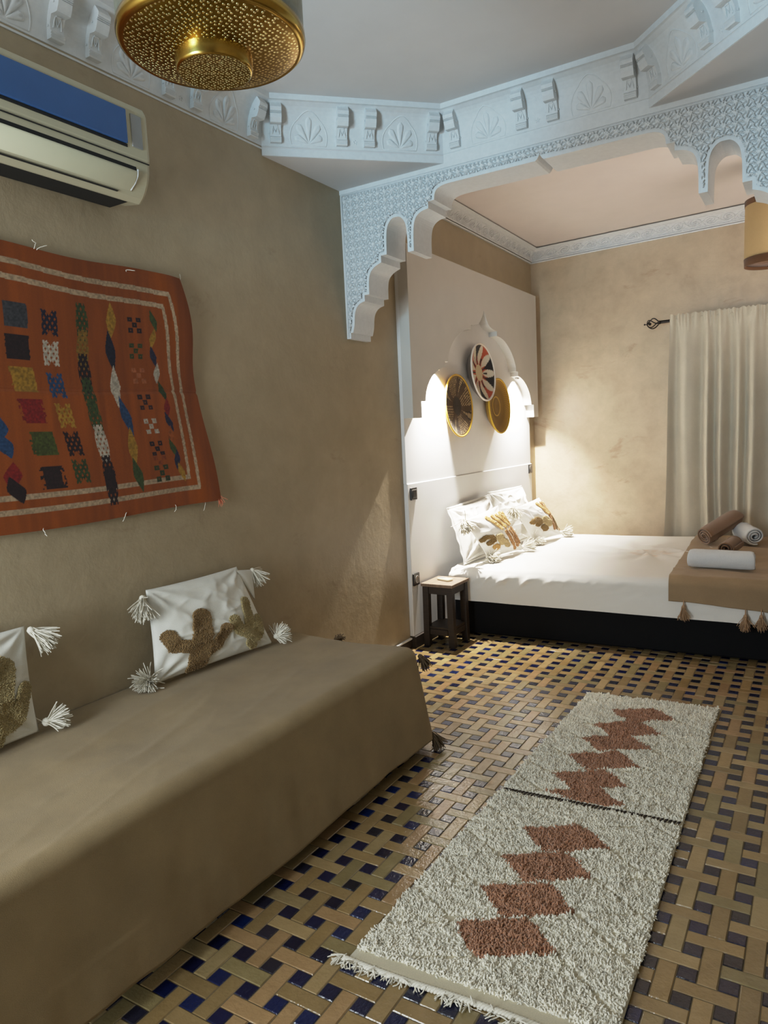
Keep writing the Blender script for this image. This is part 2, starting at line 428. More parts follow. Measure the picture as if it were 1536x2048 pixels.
def corbel(S, s0, wd=.056):
    z = [3.000, 3.006, 3.009, 3.015, 3.018, 3.024, 3.03, 3.055, 3.085, 3.09, 3.095, 3.12, 3.140, 3.142, 3.147, 3.149, 3.154, 3.156, 3.163, 3.168]
    e = [.026, .030, .025, .031, .026, .032, .024, .021, .026, .048, .058, .060, .056, .050, .056, .050, .056, .050, .048, .04]
    parts = []
    ns = 2; V = []
    for side in (-wd/2, wd/2):
        for zz, ee in zip(z, e):
            V.append(S(s0+side, zz, ee))
    for side in (-wd/2, wd/2):
        for zz in z: V.append(S(s0+side, zz, -.004))
    k = len(z); F = []
    for a in range(k-1):
        F.append((a, a+1, k+a+1, k+a))
        F.append((a, 2*k+a, 2*k+a+1, a+1)); F.append((k+a, k+a+1, 3*k+a+1, 3*k+a))
    F.append((0, k, 3*k, 2*k)); F.append((k-1, 3*k-1+0, 4*k-1, 2*k-1)) if False else F.append((k-1, 2*k-1, 4*k-1, 3*k-1))
    parts.append((np.array(V), F))
    # carved zigzag on the waist
    zz = [(-.017, 3.04), (-.012, 3.08), (0, 3.05), (.012, 3.08), (.017, 3.04)]
    parts.append(tube([S(s0+a, b, .0245) for a, b in zz], .0028, 5, True))
    parts.append(tube([S(s0+a*.5, 3.083, .027) for a in (-.02, 0, .02)], .004, 5, True))
    for sg in (-1, 1):   # drilled bosses on the cheeks
        for zz2, ee in ((3.045, .012), (3.125, .03)):
            c = np.array(S(s0+sg*(wd/2+.001), zz2, ee)); parts.append(tube([c, c+(np.array(S(s0+sg*(wd/2+.004), zz2, ee))-c)], .004, 6, True))
    return merge(parts)
for k in range(8):
    k2 = (k+1) % 8; a, b = OC[k], OC[k2]; L = np.linalg.norm(b-a); t = (b-a)/L; nrm = np.array([t[1], -t[0]])
    V = []
    for d, z in profile:
        P0, P1 = inset(k, d), inset(k2, d)
        V += [(P0[0], P0[1], z), (P1[0], P1[1], z)]
    n = len(profile); F = np.array([(2*i, 2*i+1, 2*i+3, 2*i+2) for i in range(n-1)])
    if k in (7,):   # left wall: cornice starts a little above the soffit height
        V = [(x, y, max(z, 2.97)) for x, y, z in V]
    nm = 'trim_%d' % (k+1)
    co = mesh_obj(nm, V, F, M['plaster'], None, False); struct(co)
    if k in (3, 4, 5, 6): continue
    def S(s, z, h, a=a, t=t, nrm=nrm):
        z = max(z, 2.997)
        d = float(cove(z)); dz = (float(cove(z+.002))-float(cove(z-.002)))/.004
        nl = math.sqrt(1+dz*dz)
        q = a+t*s+nrm*(d+h/nl); return (q[0], q[1], z-h*dz/nl*.8)
    reps = 1 if L < 1.5 else 3
    if k == 7: reps = 3
    unit = L/reps
    for r_ in range(reps):
        for fr in (.075, .425, .575, .925):
            s = (r_+fr)*unit
            if k == 7 and (L-s) > 2.1: continue
            V, F = corbel(S, s); cb = mesh_obj('corbel', V, F, M['plaster'], co, False)
        for fr in (.25, .75):
            s = (r_+fr)*unit
            if k == 7 and (L-s) > 2.1: continue
            parts = []; shell_relief(parts, S, s, 3.078, 1.38); V, F = merge(parts)
            mesh_obj('shell_relief', V, F, M['plaster'], co, True)
        # small rosette and stem between the paired corbels
        parts = []
        for s in [(r_+.5)*unit]:
            for aa in range(5):
                an = aa*2*pi/5+pi/2; parts.append(tube([S(s+.011*math.cos(an)*f_+0, 3.025+.011*math.sin(an)*f_, .001) for f_ in (.2, .6, 1.0, 1.4)], [.002, .005, .004, .001], 5, True))
            parts.append(tube([S(s+.004*math.sin(i_), 3.04+.009*i_, .001) for i_ in range(11)], .0022, 5, False))
        V, F = merge(parts); mesh_obj('rosette_relief', V, F, M['plaster'], co, True)

# ---- the carved arch wall
def arc(p0, p1, bulge, n=8):
    p0 = np.array(p0, float); p1 = np.array(p1, float); m = (p0+p1)/2; d = p1-p0; nn = np.array([-d[1], d[0]])
    c = m+nn*bulge
    return [tuple((1-t)**2*p0+2*t*(1-t)*c+t*t*p1) for t in np.linspace(0, 1, n)]
def chaikin(pts, it=2):
    P = [np.array(q, float) for q in pts]
    for _ in range(it):
        Q = [P[0]]
        for a_, b_ in zip(P[:-1], P[1:]): Q += [a_*.75+b_*.25, a_*.25+b_*.75]
        Q.append(P[-1]); P = Q
    return [tuple(q) for q in P]
# left half of the opening, (x,z) from the pier foot up to the crown
half = [(-2.421, 2.085), (-2.421, 2.118)]
half += chaikin([(-2.405, 2.118), (-2.392, 2.16), (-2.388, 2.225), (-2.372, 2.262), (-2.345, 2.283), (-2.312, 2.290)])
half += [(-2.312, 2.325), (-2.279, 2.325)]
half += chaikin([(-2.279, 2.325), (-2.278, 2.40), (-2.268, 2.445), (-2.235, 2.475), (-2.187, 2.492)])
half += [(-2.187, 2.530), (-2.148, 2.530)]
half += chaikin([(-2.148, 2.530), (-2.146, 2.64), (-2.135, 2.69), (-2.105, 2.722), (-2.08, 2.724), (-2.05, 2.722), (-2.020, 2.69), (-2.010, 2.64), (-2.008, 2.520)])
half += [(-1.970, 2.520)]
half += chaikin([(-1.970, 2.520), (-1.969, 2.64), (-1.955, 2.695), (-1.92, 2.722), (-1.869, 2.730)])
half += [(-1.869, 2.767), (-1.831, 2.767)]
half += chaikin([(-1.831, 2.767), (-1.829, 2.80), (-1.81, 2.824), (-1.77, 2.835), (-1.72, 2.836)])
half += [(-1.255, 2.836), (-1.245, 2.843), (XC, 2.864)]
right = [(2*XC-x, z) for x, z in half[::-1]][1:]
opening = half+right
poly = [(XW, ZC+.05), (XW, 2.085)]+opening+[(2*XC-XW, 2.085), (2*XC-XW, 0), (XR, 0), (XR, ZC+.05)]
arch = struct(from_bm('wall_middle', prism(poly[::-1], 'y', YA, YA+TH), M['plaster']))
# lace relief, real geometry: fine lattice of carved strapwork inside a plain margin
OP = np.array(opening)
dx = .0036
gx = np.arange(-2.428, .0, dx); gz = np.arange(2.10, 2.902, dx)
GX, GZ = np.meshgrid(gx, gz, indexing='ij')
def seg_dist(px, pz, P):
    D = np.full(px.shape, 1e9)
    for a_, b_ in zip(P[:-1], P[1:]):
        ex, ez = b_-a_; l2 = ex*ex+ez*ez+1e-12
        t = np.clip(((px-a_[0])*ex+(pz-a_[1])*ez)/l2, 0, 1)
        D = np.minimum(D, np.hypot(px-a_[0]-t*ex, pz-a_[1]-t*ez))
    return D
def inside(px, pz, P):
    c = np.zeros(px.shape, bool); n_ = len(P)
    for i_ in range(n_):
        a_, b_ = P[i_], P[(i_+1) % n_]
        if a_[1] == b_[1]: continue
        c ^= ((a_[1] > pz) != (b_[1] > pz)) & (px < (b_[0]-a_[0])*(pz-a_[1])/(b_[1]-a_[1])+a_[0])
    return c
OPc = np.vstack([OP, [(OP[-1][0], 1.5), (OP[0][0], 1.5)]])
cand = (GZ < 3)
D = seg_dist(GX, GZ, OP[::2] if len(OP) > 200 else OP)
ins = inside(GX, GZ, OPc)
mask = (~ins) & (D > .014) & (GX > -2.428) & (GX < 2*XC+2.428)
def lace(x, z):
    wx = x+.004*np.sin(z*140); wz = z+.004*np.sin(x*140)
    h = np.zeros_like(x); pp = .046
    for th in (0, 45, 90, 135):
        a_ = math.radians(th); u = (wx*math.cos(a_)+wz*math.sin(a_))/(pp if th % 90 == 0 else pp/math.sqrt(2)*1.0)
        d_ = np.abs(u-np.floor(u)-.5); d_ = .5-d_ if th % 90 else d_
        h = np.maximum(h, np.clip(1-d_/.13, 0, 1))
    cx = x/pp-np.floor(x/pp)-.5; cz = z/pp-np.floor(z/pp)-.5; r_ = np.hypot(cx, cz)
    h = np.maximum(h, np.clip(1-np.abs(r_-.2)/.08, 0, 1)*.9)
    return h+.35*fbm(x*90, z*90, 3, 2)
Hh = lace(GX, GZ)
Y = YA-.0006-.014*np.clip(Hh*1.7-.15, 0, 1)
idx = -np.ones(GX.shape, int); 
cell = mask[:-1, :-1] & mask[1:, :-1] & mask[1:, 1:] & mask[:-1, 1:]
use = np.zeros(GX.shape, bool); use[:-1, :-1] |= cell; use[1:, :-1] |= cell; use[1:, 1:] |= cell; use[:-1, 1:] |= cell
idx[use] = np.arange(use.sum())
V = np.stack([GX[use], Y[use], GZ[use]], -1)
F = np.stack([idx[:-1, :-1][cell], idx[1:, :-1][cell], idx[1:, 1:][cell], idx[:-1, 1:][cell]], -1)
mesh_obj('lace_relief_panel', V, F, M['plaster'], arch, False)
# raised border round the panel
V, F = merge([tube([(x, YA-.002, z) for x, z in ((-2.436, 2.09), (-2.436, 2.5), (-2.436, 2.908))], .004, 6), tube([(x, YA-.002, 2.908) for x in np.linspace(-2.436, -.028, 10)], .004, 6)])
mesh_obj('border_bead', V, F, M['plaster'], arch, True)
bm = bmesh.new(); boxbm(bm, XW, -.014, YA-.006, YA+.01, 2.916, 2.9405, 0)
from_bm('border_band', bm, M['plaster'], arch)

# ---- bedroom cornices (carved scroll cove)
def scroll(s, t):
    u = s/.13; k = np.floor(u); c = u-k-.5; sgn = np.where(k % 2 == 0, 1, -1)
    r_ = np.hypot(c*.13, (t-.5)*.13); an = np.arctan2((t-.5)*sgn, c)
    sp = np.sin(r_*260-an*2)
    h = np.clip(sp*1.3, 0, 1)*np.clip((.075-r_)/.03, 0, 1)
    h = np.maximum(h, np.clip(1-np.abs((t-.5)-.3*np.sin(u*pi))/.09, 0, 1))
    return h*.8+.5*ridged(s*45, t*7, 5, 2)*.6
def cornice(name, p0, p1, nrm, zb, zt, depth, cuts=(0, 0)):
    p0 = np.array(p0); p1 = np.array(p1); L = np.linalg.norm(p1-p0); t = (p1-p0)/L
    ns, nt_ = int(L/.006), 30
    s = np.linspace(0, 1, ns)[:, None]; v = np.linspace(0, 1, nt_)[None, :]
    S_ = s*L+0*v; 
    zz = zb+.012+(zt-zb-.02)*v+0*s
    d = .014+(depth-.02)*(1-np.sqrt(np.maximum(0, 1-v*v*.97)))+0*s
    h = np.where((v > .12) & (v < .86), scroll(S_, (v-.12)/.74), .9)
    d = d+.012*h
    a_ = cuts[0]*d; b_ = L-cuts[1]*d
    P = p0[None, None]+t*(a_+(b_-a_)*s)[..., None]+nrm*d[..., None]
    V = np.concatenate([P, zz[..., None]], -1).reshape(-1, 3)
    # plain bead below
    parts_F = gridF(ns, nt_)
    n0 = len(V); ex = []
    for q_, d_, z_ in ((p0, .0, zb), (p0, .016, zb), (p0, .02, zb+.008), (p0, .014, zb+.014)):
        for e_ in (0, 1):
            pt = (p0+t*cuts[0]*d_) if e_ == 0 else (p1-t*cuts[1]*d_)
            pt = pt+nrm*d_; ex.append((pt[0], pt[1], z_))
    V = np.vstack([V, ex]); F2 = np.array([(n0+2*i, n0+2*i+1, n0+2*i+3, n0+2*i+2) for i in range(3)])
    return struct(mesh_obj(name, V, np.vstack([parts_F, F2]), M['plaster'], None, False))
bd = np.array([XR-XW, backy(XR)-backy(XW)]); bd /= np.linalg.norm(bd); bn = np.array([bd[1], -bd[0]])
cornice('trim_9', (XW, YA+TH), (XW, YB), np.array([1.0, 0]), 3.085, 3.208, .12, (0, 1.0))
cornice('trim_10', (XW, YB), (.5, backy(.5)), bn, 3.085, 3.208, .12, (1.0, 0))
# baseboard on the left wall
struct(box('baseboard_left', XW, XW+.014, -1.0, 6.88, 0, .062, M['wood'], None, .002))
struct(box('baseboard_left_lit_edge', XW, XW+.017, 2.9, 6.88, .0622, .074, M['board'], None, .002))  # white strip standing in for lamplight on the baseboard's top edge

# ------------------------------------------------------------------ headboard
HY, HZ0, HZ1, HXF, HXB = 5.487, 1.605, 2.747, -2.35, -2.425
hb = thing('headboard', 'white plaster headboard panel with stepped keyhole arch recess on the bedroom wall', 'headboard', (XW, HY, 0))
hh = [(1.125, HZ0), (1.125, 1.72), (1.062, 1.72)]
hh += chaikin([(1.062, 1.72), (1.045, 1.79), (.99, 1.862), (.90, 1.925), (.80, 1.962), (.735, 1.973)])
hh += [(.735, 2.012), (.687, 2.012)]
hh += chaikin([(.687, 2.012), (.677, 2.07), (.60, 2.165), (.46, 2.25), (.34, 2.28), (.262, 2.284)])
hh += [(.262, 2.322)]
hh += chaikin([(.262, 2.322), (.12, 2.338), (.05, 2.39), (0, 2.463)])
cut = [(-a_, z_) for a_, z_ in hh]+[(a_, z_) for a_, z_ in hh[::-1]][1:]
E2 = 1.25
poly = [(-E2, HZ1), (-E2, HZ0)]+cut+[(E2, HZ0), (E2, HZ1)]
bm = prism(poly, 'x', HXB-XW, HXF-XW); from_bm('upper_panel', bm, plain('shaded_headboard_plaster', lin(200, 196, 189), .6, 0, 0, var=.02), hb)  # darker copy of the headboard plaster, its weaker light put into the colour
box('back_panel', XW, HXB+.001, HY-1.25, HY+1.2, 1.158, HZ1-.01, M['board'], hb, .0015)
box('lower_panel', XW, -2.417, HY-1.25, HY+1.21, .085, 1.158, M['board'], hb, .004)
box('plinth', XW, -2.402, HY-1.25, HY+1.21, .0, .084, M['wood'], hb, .002)
V = []
for sg in (-1, 1):
    for d_ in np.linspace(0, 1, 2): pass
# small recessed downlights hidden in the two side lobes
for yy in (HY-.80, HY+.80):
    V, F = lathe([(.0001, 1.972), (.016, 1.972), (.02, 1.968), (.02, 1.95), (.0155, 1.95), (.015, 1.962), (.0001, 1.963)], 24, (-2.388-XW, yy-HY, 0))
    mesh_obj('downlight_ring', V, F, M['chrome'], hb)

# sockets and switches
def wall_plate(label, name, cat, y, z, x=-2.4168, kind=0):
    t = thing(name, label, cat, (x, y, z))
    fp = box('face_plate', x, x+.012, y-.043, y+.043, z-.043, z+.043, M['switch'], t, .004)
    if kind == 0:
        box('rocker', x+.0122, x+.017, y-.026, y+.026, z-.026, z+.026, M['switch'], t, .003).parent = fp
        V, F = merge([tube([(x+.0128, y+a_, z+b_) for a_, b_ in ((-.029, -.029), (.029, -.029), (.029, .029), (-.029, .029), (-.029, -.029))], .0014, 4)])
        mesh_obj('trim_ring', inv(t, V), F, M['chrome'], fp)
    else:
        V, F = lathe([(.024, 0), (.027, .002), (.027, .004), (.024, .005), (.022, .001), (.0001, .0005)], 24)
        V = V[:, [2, 0, 1]]+np.array([.0115, 0, 0]); mesh_obj('socket_ring', V, F, M['chrome'], fp)
        for s_ in (-.008, .008):
            V, F = tube([(.011, s_, 0), (.0145, s_, 0)], .0028, 8); mesh_obj('socket_pin_hole', V, F, M['chrome'], fp)
    return t
wall_plate('black light switch on the headboard left edge above the nightstand', 'light_switch', 'switch', 4.305, 1.085)
wall_plate('black wall socket low beside the nightstand top', 'wall_socket', 'socket', 4.29, .485, kind=1)
wall_plate('black light switch on the far right edge of the headboard', 'light_switch', 'switch', 6.645, 1.108)

# three woven baskets in the recess
def basket(label, y, z, R, x0, depth, colf, tilt, back):
    t = thing('wall_basket', label, 'basket', (x0, y, z))
    nr, na = 64, 160
    r_ = np.linspace(.0005, 1, nr)[None, :]; a_ = (np.arange(na)/na*2*pi)[:, None]
    X = depth*(np.clip((r_-.45)/.55, 0, 1)**1.4)+0*a_+.0035*np.abs(np.sin(r_*pi*22))
    Yv = R*r_*np.cos(a_); Zv = R*r_*np.sin(a_)
    front = np.stack([X, Yv, Zv], -1)
    C = colf(r_+0*a_, a_+0*r_)
    V1 = front.reshape(-1, 3); C1 = C.reshape(-1, 3)
    rot = np.array(Matrix.Rotation(tilt, 3, 'Y'))
    mesh_obj('woven_bowl', V1@rot.T, gridF(na, nr, True), M['wicker'], t, True, C1)
    # outside of the bowl with its coil ribs
    nk = 24; k_ = np.linspace(0, 1, nk)[None, :]
    Rr = R*(1.0-.32*k_**1.5)+.003*np.abs(np.sin(k_*pi*6)); Xb = depth-(depth+back)*k_
    V2 = np.stack([Xb+0*a_, Rr*np.cos(a_), Rr*np.sin(a_)], -1).reshape(-1, 3)
    mesh_obj('outer_coil', V2@rot.T, gridF(na, nk, True), M['wicker'], t, True, np.tile(colf.side, (na*nk, 1)))
    # rim coil
    aa = np.arange(97)/96*2*pi
    V3, F3 = tube(np.stack([np.full(97, depth), R*np.cos(aa), R*np.sin(aa)], -1), .0075, 8, False)
    mesh_obj('rim', V3@rot.T, F3, M['wicker'], t, True, np.tile(colf.rim, (len(V3), 1)))
    return t
brn, bei, drk = L3(74, 52, 26), L3(178, 150, 106), L3(44, 30, 16)
def pat_zig(r_, a_):
    C = np.zeros(r_.shape+(3,))+brn
    ring = r_*15; sec = np.floor(a_/(2*pi)*8); f = a_/(2*pi)*8-sec
    dots = (np.sin(a_*np.maximum(8, np.floor(ring)*5))*np.sin(ring*pi) > .25) & (r_ > .32)
    C[dots & (sec % 2 == 0)] = bei
    wedge = (np.abs(f-.5) < .42*(r_-.3)) & (r_ > .35) & (r_ < .93) & (sec % 2 == 1)
    C[wedge] = bei*.85
    C[wedge & (np.abs(np.sin(ring*pi)) < .35)] = drk
    C[wedge & (np.abs(np.abs(f-.5)-.2*(r_)) < .05)] = drk
    C[r_ < .3] = drk; C[(r_ > .93)] = L3(120, 88, 30)
    return C
pat_zig.rim = L3(190, 146, 40); pat_zig.side = L3(170, 128, 36)
def pat_flower(r_, a_):
    cre, red, blk = L3(214, 204, 182), L3(176, 72, 40), L3(24, 20, 22)
    C = np.zeros(r_.shape+(3,))+cre
    n_ = 9; f = (a_/(2*pi)*n_+.5) % 1-.5; af = np.abs(f)
    ring = np.clip((r_-.3)/.66, 0, 1)
    C[(af > .28*np.sin(np.clip(ring, 0, 1)*pi)**.7+.05) & (r_ > .3)] = red
    f2 = (a_/(2*pi)*n_) % 1-.5
    sec = np.floor(a_/(2*pi)*n_+.5) % 3
    outer = (np.abs(f2) < .42*ring-.05) & (ring > .35)
    C[outer & (np.floor(a_/(2*pi)*n_) % 2 == 0)] = blk
    C[(af < .06) & (ring > .1) & (ring < .5) & (sec == 0)] = blk
    C[(af > .40) & (ring < .45) & (r_ > .3)] = blk
    C[(r_ <= .3)] = L3(206, 188, 150); C[r_ > .955] = cre
    return C
pat_flower.rim = L3(226, 214, 200); pat_flower.side = L3(92, 78, 66)
def pat_gold(r_, a_):
    t = np.abs(np.sin(r_*pi*20)); u = .5+.5*np.sin(a_*60+np.floor(r_*20)*1.7)
    k = (.30+.8*t*(.35+.65*u))[..., None]
    C = L3(172, 128, 40)*k*(.8+.35*np.clip((r_-.45)*2, 0, 1))[..., None]
    C[(r_ > .9)] *= 1.25
    C[(np.abs(r_-.35) < .02)] = L3(200, 158, 60)
    return C
pat_gold.rim = L3(206, 164, 44); pat_gold.side = L3(160, 120, 30)
GB = None
basket('dark brown and beige patterned woven basket, left of the three hanging in the headboard recess', 5.012, 1.695, .235, -2.395, .022, pat_zig, math.radians(-3), .026)
basket('red, black and cream flower-patterned woven basket hung above the other two', 5.405, 1.963, .228, -2.375, .042, pat_flower, math.radians(-5), .030)
basket('plain golden woven basket, right of the three hanging in the headboard recess', 5.785, 1.700, .23, -2.39, .032, pat_gold, math.radians(-2), .032)

# ------------------------------------------------------------------ draped cloth
def over(e, r, flare):
    e = np.asarray(e, float); q = r*pi/2
    off = np.where(e < q, r*np.sin(np.minimum(e, q)/r), r+flare*(e-q)); off = np.where(e <= 0, e, off)
    dz = np.where(e <= 0, 0, np.where(e < q, -r*(1-np.cos(np.minimum(np.maximum(e, 0), q)/r)), -(r+(e-q))))
    return off, dz
def drape(ax, ay, corner, r, flare, fx=1, fy=1):
    """cloth coords ax (past +x edge when >0), ay (past +y edge when >0); returns offsets from the edge corner, and drop"""
    A, B = np.meshgrid(ax, ay, indexing='ij')
    both = (A > 0) & (B > 0)
    e = np.where(both, np.maximum(A, B), np.maximum(np.maximum(A, B), 0))
    off, dz = over(e, r, flare)
    th = np.arctan2(np.maximum(B, 0), np.maximum(A, 1e-9))
    X = np.where(A > 0, np.where(both, off*np.cos(th), off), A)
    Y = np.where(B > 0, np.where(both, off*np.sin(th), off), B)
    return A, B, X, Y, dz

# ------------------------------------------------------------------ daybed
db = thing('daybed', 'long daybed under a plain brown woven cover along the left wall', 'daybed', (-2.02, 1.8, 0))
box('base', -2.44, -1.68, .5, 2.80, .10, .46, M['black'], db, .01)
for X, Yv in ((-2.40, .55), (-1.74, .55), (-2.40, 2.76), (-1.74, 2.76)):
    V, F = tube([(X, Yv, 0), (X, Yv, .05), (X, Yv, .10)], [.022, .026, .028], 12); mesh_obj('foot', inv(db, V), F, M['black'], db)
r = .055
ax = np.concatenate([np.linspace(-.79, -.08, 70), np.linspace(-.075, .12, 24), np.linspace(.13, .466, 40)])
ay = np.concatenate([np.linspace(-2.35, -.08, 260), np.linspace(-.07, .12, 24), np.linspace(.13, .475, 40)])
A, B, X, Yv, dz = drape(ax, ay, None, r, .16)
Vx = -1.655+X; Vy = 2.80+Yv; Vz = .505+dz
sk = np.clip((-dz-.05)/.35, 0, 1)
soft = fbm(Vx*2.2, Vy*2.2, 4, 4)
top = (dz > -.03)
Vz = Vz+.016*soft*np.where(dz > -.06, 1, 0)*np.clip((A+.79)/.1, 0, 1)+np.where(dz > -.06, -.012*np.exp(-((Vx+2.0)/.22)**2), 0)
# long soft creases on top and slack waves on the skirt
Vz = Vz+np.where(dz > -.04, .0035*ridged(Vx*5+Vy*1.4, Vy*1.2-Vx, 9, 2), 0)*np.clip((A+.79)/.1, 0, 1)
wave = .022*fbm(Vy*2.6, Vx*.2+3+Vz*.6, 12, 3)+.008*fbm(Vy*9, Vz*4, 13, 2)
Vx = Vx+np.where((A > 0), sk*wave*1.4, 0); Vy = Vy+np.where((B > 0) & (A <= 0), sk*.02*fbm(Vx*4, Vz, 15, 3), 0)
hem = .045*fbm(Vy*2.2, Vx*1.7, 21, 3)
Vz = np.where(-dz > .3, Vz+hem*sk, Vz)
Vz = np.maximum(Vz, .035)
V = np.stack([Vx, Vy, Vz], -1)
V[..., 0] = np.maximum(V[..., 0], XW+.006)
cover = mesh_obj('throw_cover', inv(db, V.reshape(-1, 3)), gridF(len(ax), len(ay)), M['throw'], db)
sm = cover.modifiers.new('cloth', 'SOLIDIFY'); sm.thickness = .005; sm.offset = -1
for k, (q, axd, ln) in enumerate((((-1.555, 2.85, .085), (.35, .35, -.75), .085), ((-1.60, 2.853, .455), (.25, .5, -.75), .075), ((-2.09, 2.862, .478), (.0, 1, .15), .05))):
    tassel('tassel', q, axd, ln, .26, M['tasbrown'], db, 80, .0022, 40+k, .08, .012, floor=.004)

# ------------------------------------------------------------------ pillows
def bil(u, v, Q):
    u = u[..., None]; v = v[..., None]
    return Q[0]*(1-u)*(1-v)+Q[1]*u*(1-v)+Q[2]*u*v+Q[3]*(1-u)*v
class Pillow:
    def __init__(s, Q, tf, tb, seed, wr=.006, pinch=.05, exp=.45, fold=None, toward=(1, 0, 0)):
        s.Q = np.array(Q, float); s.tf, s.tb, s.seed, s.wr, s.pinch, s.exp, s.fold = tf, tb, seed, wr, pinch, exp, fold
        n_ = np.cross(s.Q[1]-s.Q[0], s.Q[3]-s.Q[0]); n_ /= np.linalg.norm(n_)
        s.n = n_ if n_.dot(np.array(toward, float)) > 0 else -n_
    def P(s, u, v, side=1):
        pu = s.pinch*(1-(2*v-1)**2); pv = s.pinch*(1-(2*u-1)**2)
        uu = .5+(u-.5)*(1-pu); vv = .5+(v-.5)*(1-pv)
        t = np.clip(np.sin(pi*u), 0, 1)**s.exp*np.clip(np.sin(pi*v), 0, 1)**s.exp
        lumps = 1+.35*fbm(u*2.2+s.seed, v*2.2, s.seed, 3)
        P = bil(uu, vv, s.Q)
        h = (s.tf if side > 0 else s.tb)*t*lumps
        # creases that run in from the corners
        cr = 0
        for (cu, cv) in ((0, 0), (1, 0), (1, 1), (0, 1)):
            du, dv = u-cu, v-cv; d_ = np.hypot(du, dv); an = np.arctan2(dv, du)
            cr = cr+np.sin(an*11+s.seed+cu*2+cv*3+4*d_)*np.exp(-d_*4.2)*np.clip(d_*6, 0, 1)
        edge = np.clip(np.minimum(np.minimum(u, 1-u), np.minimum(v, 1-v))*14, 0, 1)
        h = h+edge*(s.wr*1.3*cr+s.wr*1.6*(ridged(u*4+s.seed*.37, v*4, s.seed+5, 2)-.5)*t)
        P = P+s.n*(h if side > 0 else -h)[..., None]
        if s.fold is not None: P = s.fold(P, u, v)
        return P
    def build(s, name, mat, parent, n_=72):
        u = np.linspace(0, 1, n_); U, Vv = np.meshgrid(u, u, indexing='ij')
        f_ = s.P(U, Vv, 1).reshape(-1, 3); b_ = s.P(U, Vv, -1).reshape(-1, 3)
        F1 = gridF(n_, n_); F2 = gridF(n_, n_)[:, ::-1]+n_*n_
        V = np.vstack([f_, b_]); o = mesh_obj(name, inv(parent, V), np.vstack([F1, F2]), mat, parent)
        bm = bmesh.new(); bm.from_mesh(o.data); bmesh.ops.remove_doubles(bm, verts=bm.verts, dist=1e-5)
        bmesh.ops.recalc_face_normals(bm, faces=bm.faces); bm.to_mesh(o.data); bm.free(); return o
    def patch(s, name, maskf, parent, n_tries, length, r_, seed, tilt=.5):
        g_ = np.random.default_rng(seed); u = g_.uniform(.01, .99, n_tries); v = g_.uniform(.01, .99, n_tries)
        hit, colr = maskf(u, v); u, v, colr = u[hit], v[hit], colr[hit]
        P = s.P(u, v); e = 1e-3
        n_ = np.cross(s.P(u+e, v)-P, s.P(u, v+e)-P); n_ /= np.linalg.norm(n_, axis=1)[:, None]+1e-12
        n_ *= np.sign(n_@s.n)[:, None]
        V, F, C = tufts(P, n_, length, r_, tilt, colr, seed)
        return mesh_obj(name, inv(parent, V), F, M['pile'], parent, True, C)
def caps_mask(quad, caps, cs=1.0):
    """quad TL,TR,BR,BL of the drawing; caps: list of (polyline, half-width, colour)"""
    q = np.array(quad, float); Q = np.array([q[3], q[2], q[1], q[0]])
    def f(u, v):
        P = bil(u, v, Q); hit = np.zeros(u.shape, bool); col = np.zeros(u.shape+(3,))
        for pl, hw, c in caps:
            hw = hw*cs
            pl = np.array(pl, float)
            d_ = seg_dist(P[..., 0], P[..., 1], pl) if len(pl) > 1 else np.hypot(P[..., 0]-pl[0][0], P[..., 1]-pl[0][1])
            h_ = d_ < hw; hit |= h_; col[h_] = c
        return hit, col
    return f
cac1, cac2 = L3(138, 110, 70), L3(176, 158, 112)
QD = [(240, 290), (985, 100), (1170, 650), (400, 980)]
C1 = [([(622, 860), (612, 700), (594, 500)], 68, cac1), ([(562, 715), (442, 710), (394, 640)], 44, cac1), ([(662, 740), (722, 690), (772, 575)], 40, cac1)]
C2 = [([(990, 665), (968, 520), (946, 375)], 44, cac2), ([(958, 600), (878, 570), (833, 515)], 42, cac2), ([(1003, 620), (1048, 590), (1056, 485)], 38, cac2)]

cu = thing('throw_pillow', 'white cushion with two tufted cactus motifs and tassels, whole in view on the daybed', 'cushion', (-2.33, 2.24, .51), 'tasselled cactus cushions on the daybed')
Q1 = [(-2.335, 1.915, .520), (-2.265, 2.575, .520), (-2.392, 2.50, .905), (-2.405, 1.965, .902)]
P1 = Pillow(Q1, .075, .022, 3, .011, .03, .5)
P1.build('cover', M['canvas'], cu)
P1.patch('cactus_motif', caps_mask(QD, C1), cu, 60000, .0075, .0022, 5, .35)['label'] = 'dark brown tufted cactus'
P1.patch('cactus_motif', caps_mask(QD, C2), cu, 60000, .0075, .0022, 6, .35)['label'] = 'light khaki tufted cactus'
tassel('tassel', (-2.392, 1.935, .875), (.45, -.45, -.75), .10, .26, M['yarn'], cu, 190, .0021, 61, .02, .014)
tassel('tassel', (-2.345, 1.895, .545), (.35, -.6, .05), .078, .42, M['yarn'], cu, 280, .0021, 62, .02, .016, floor=.515)
tassel('tassel', (-2.255, 2.595, .550), (.25, .6, .1), .072, .42, M['yarn'], cu, 240, .0021, 63, .02, .014, floor=.515)
tassel('tassel', (-2.385, 2.60, .868), (.30, .55, -.75), .085, .28, M['yarn'], cu, 180, .0021, 64, .02, .013)
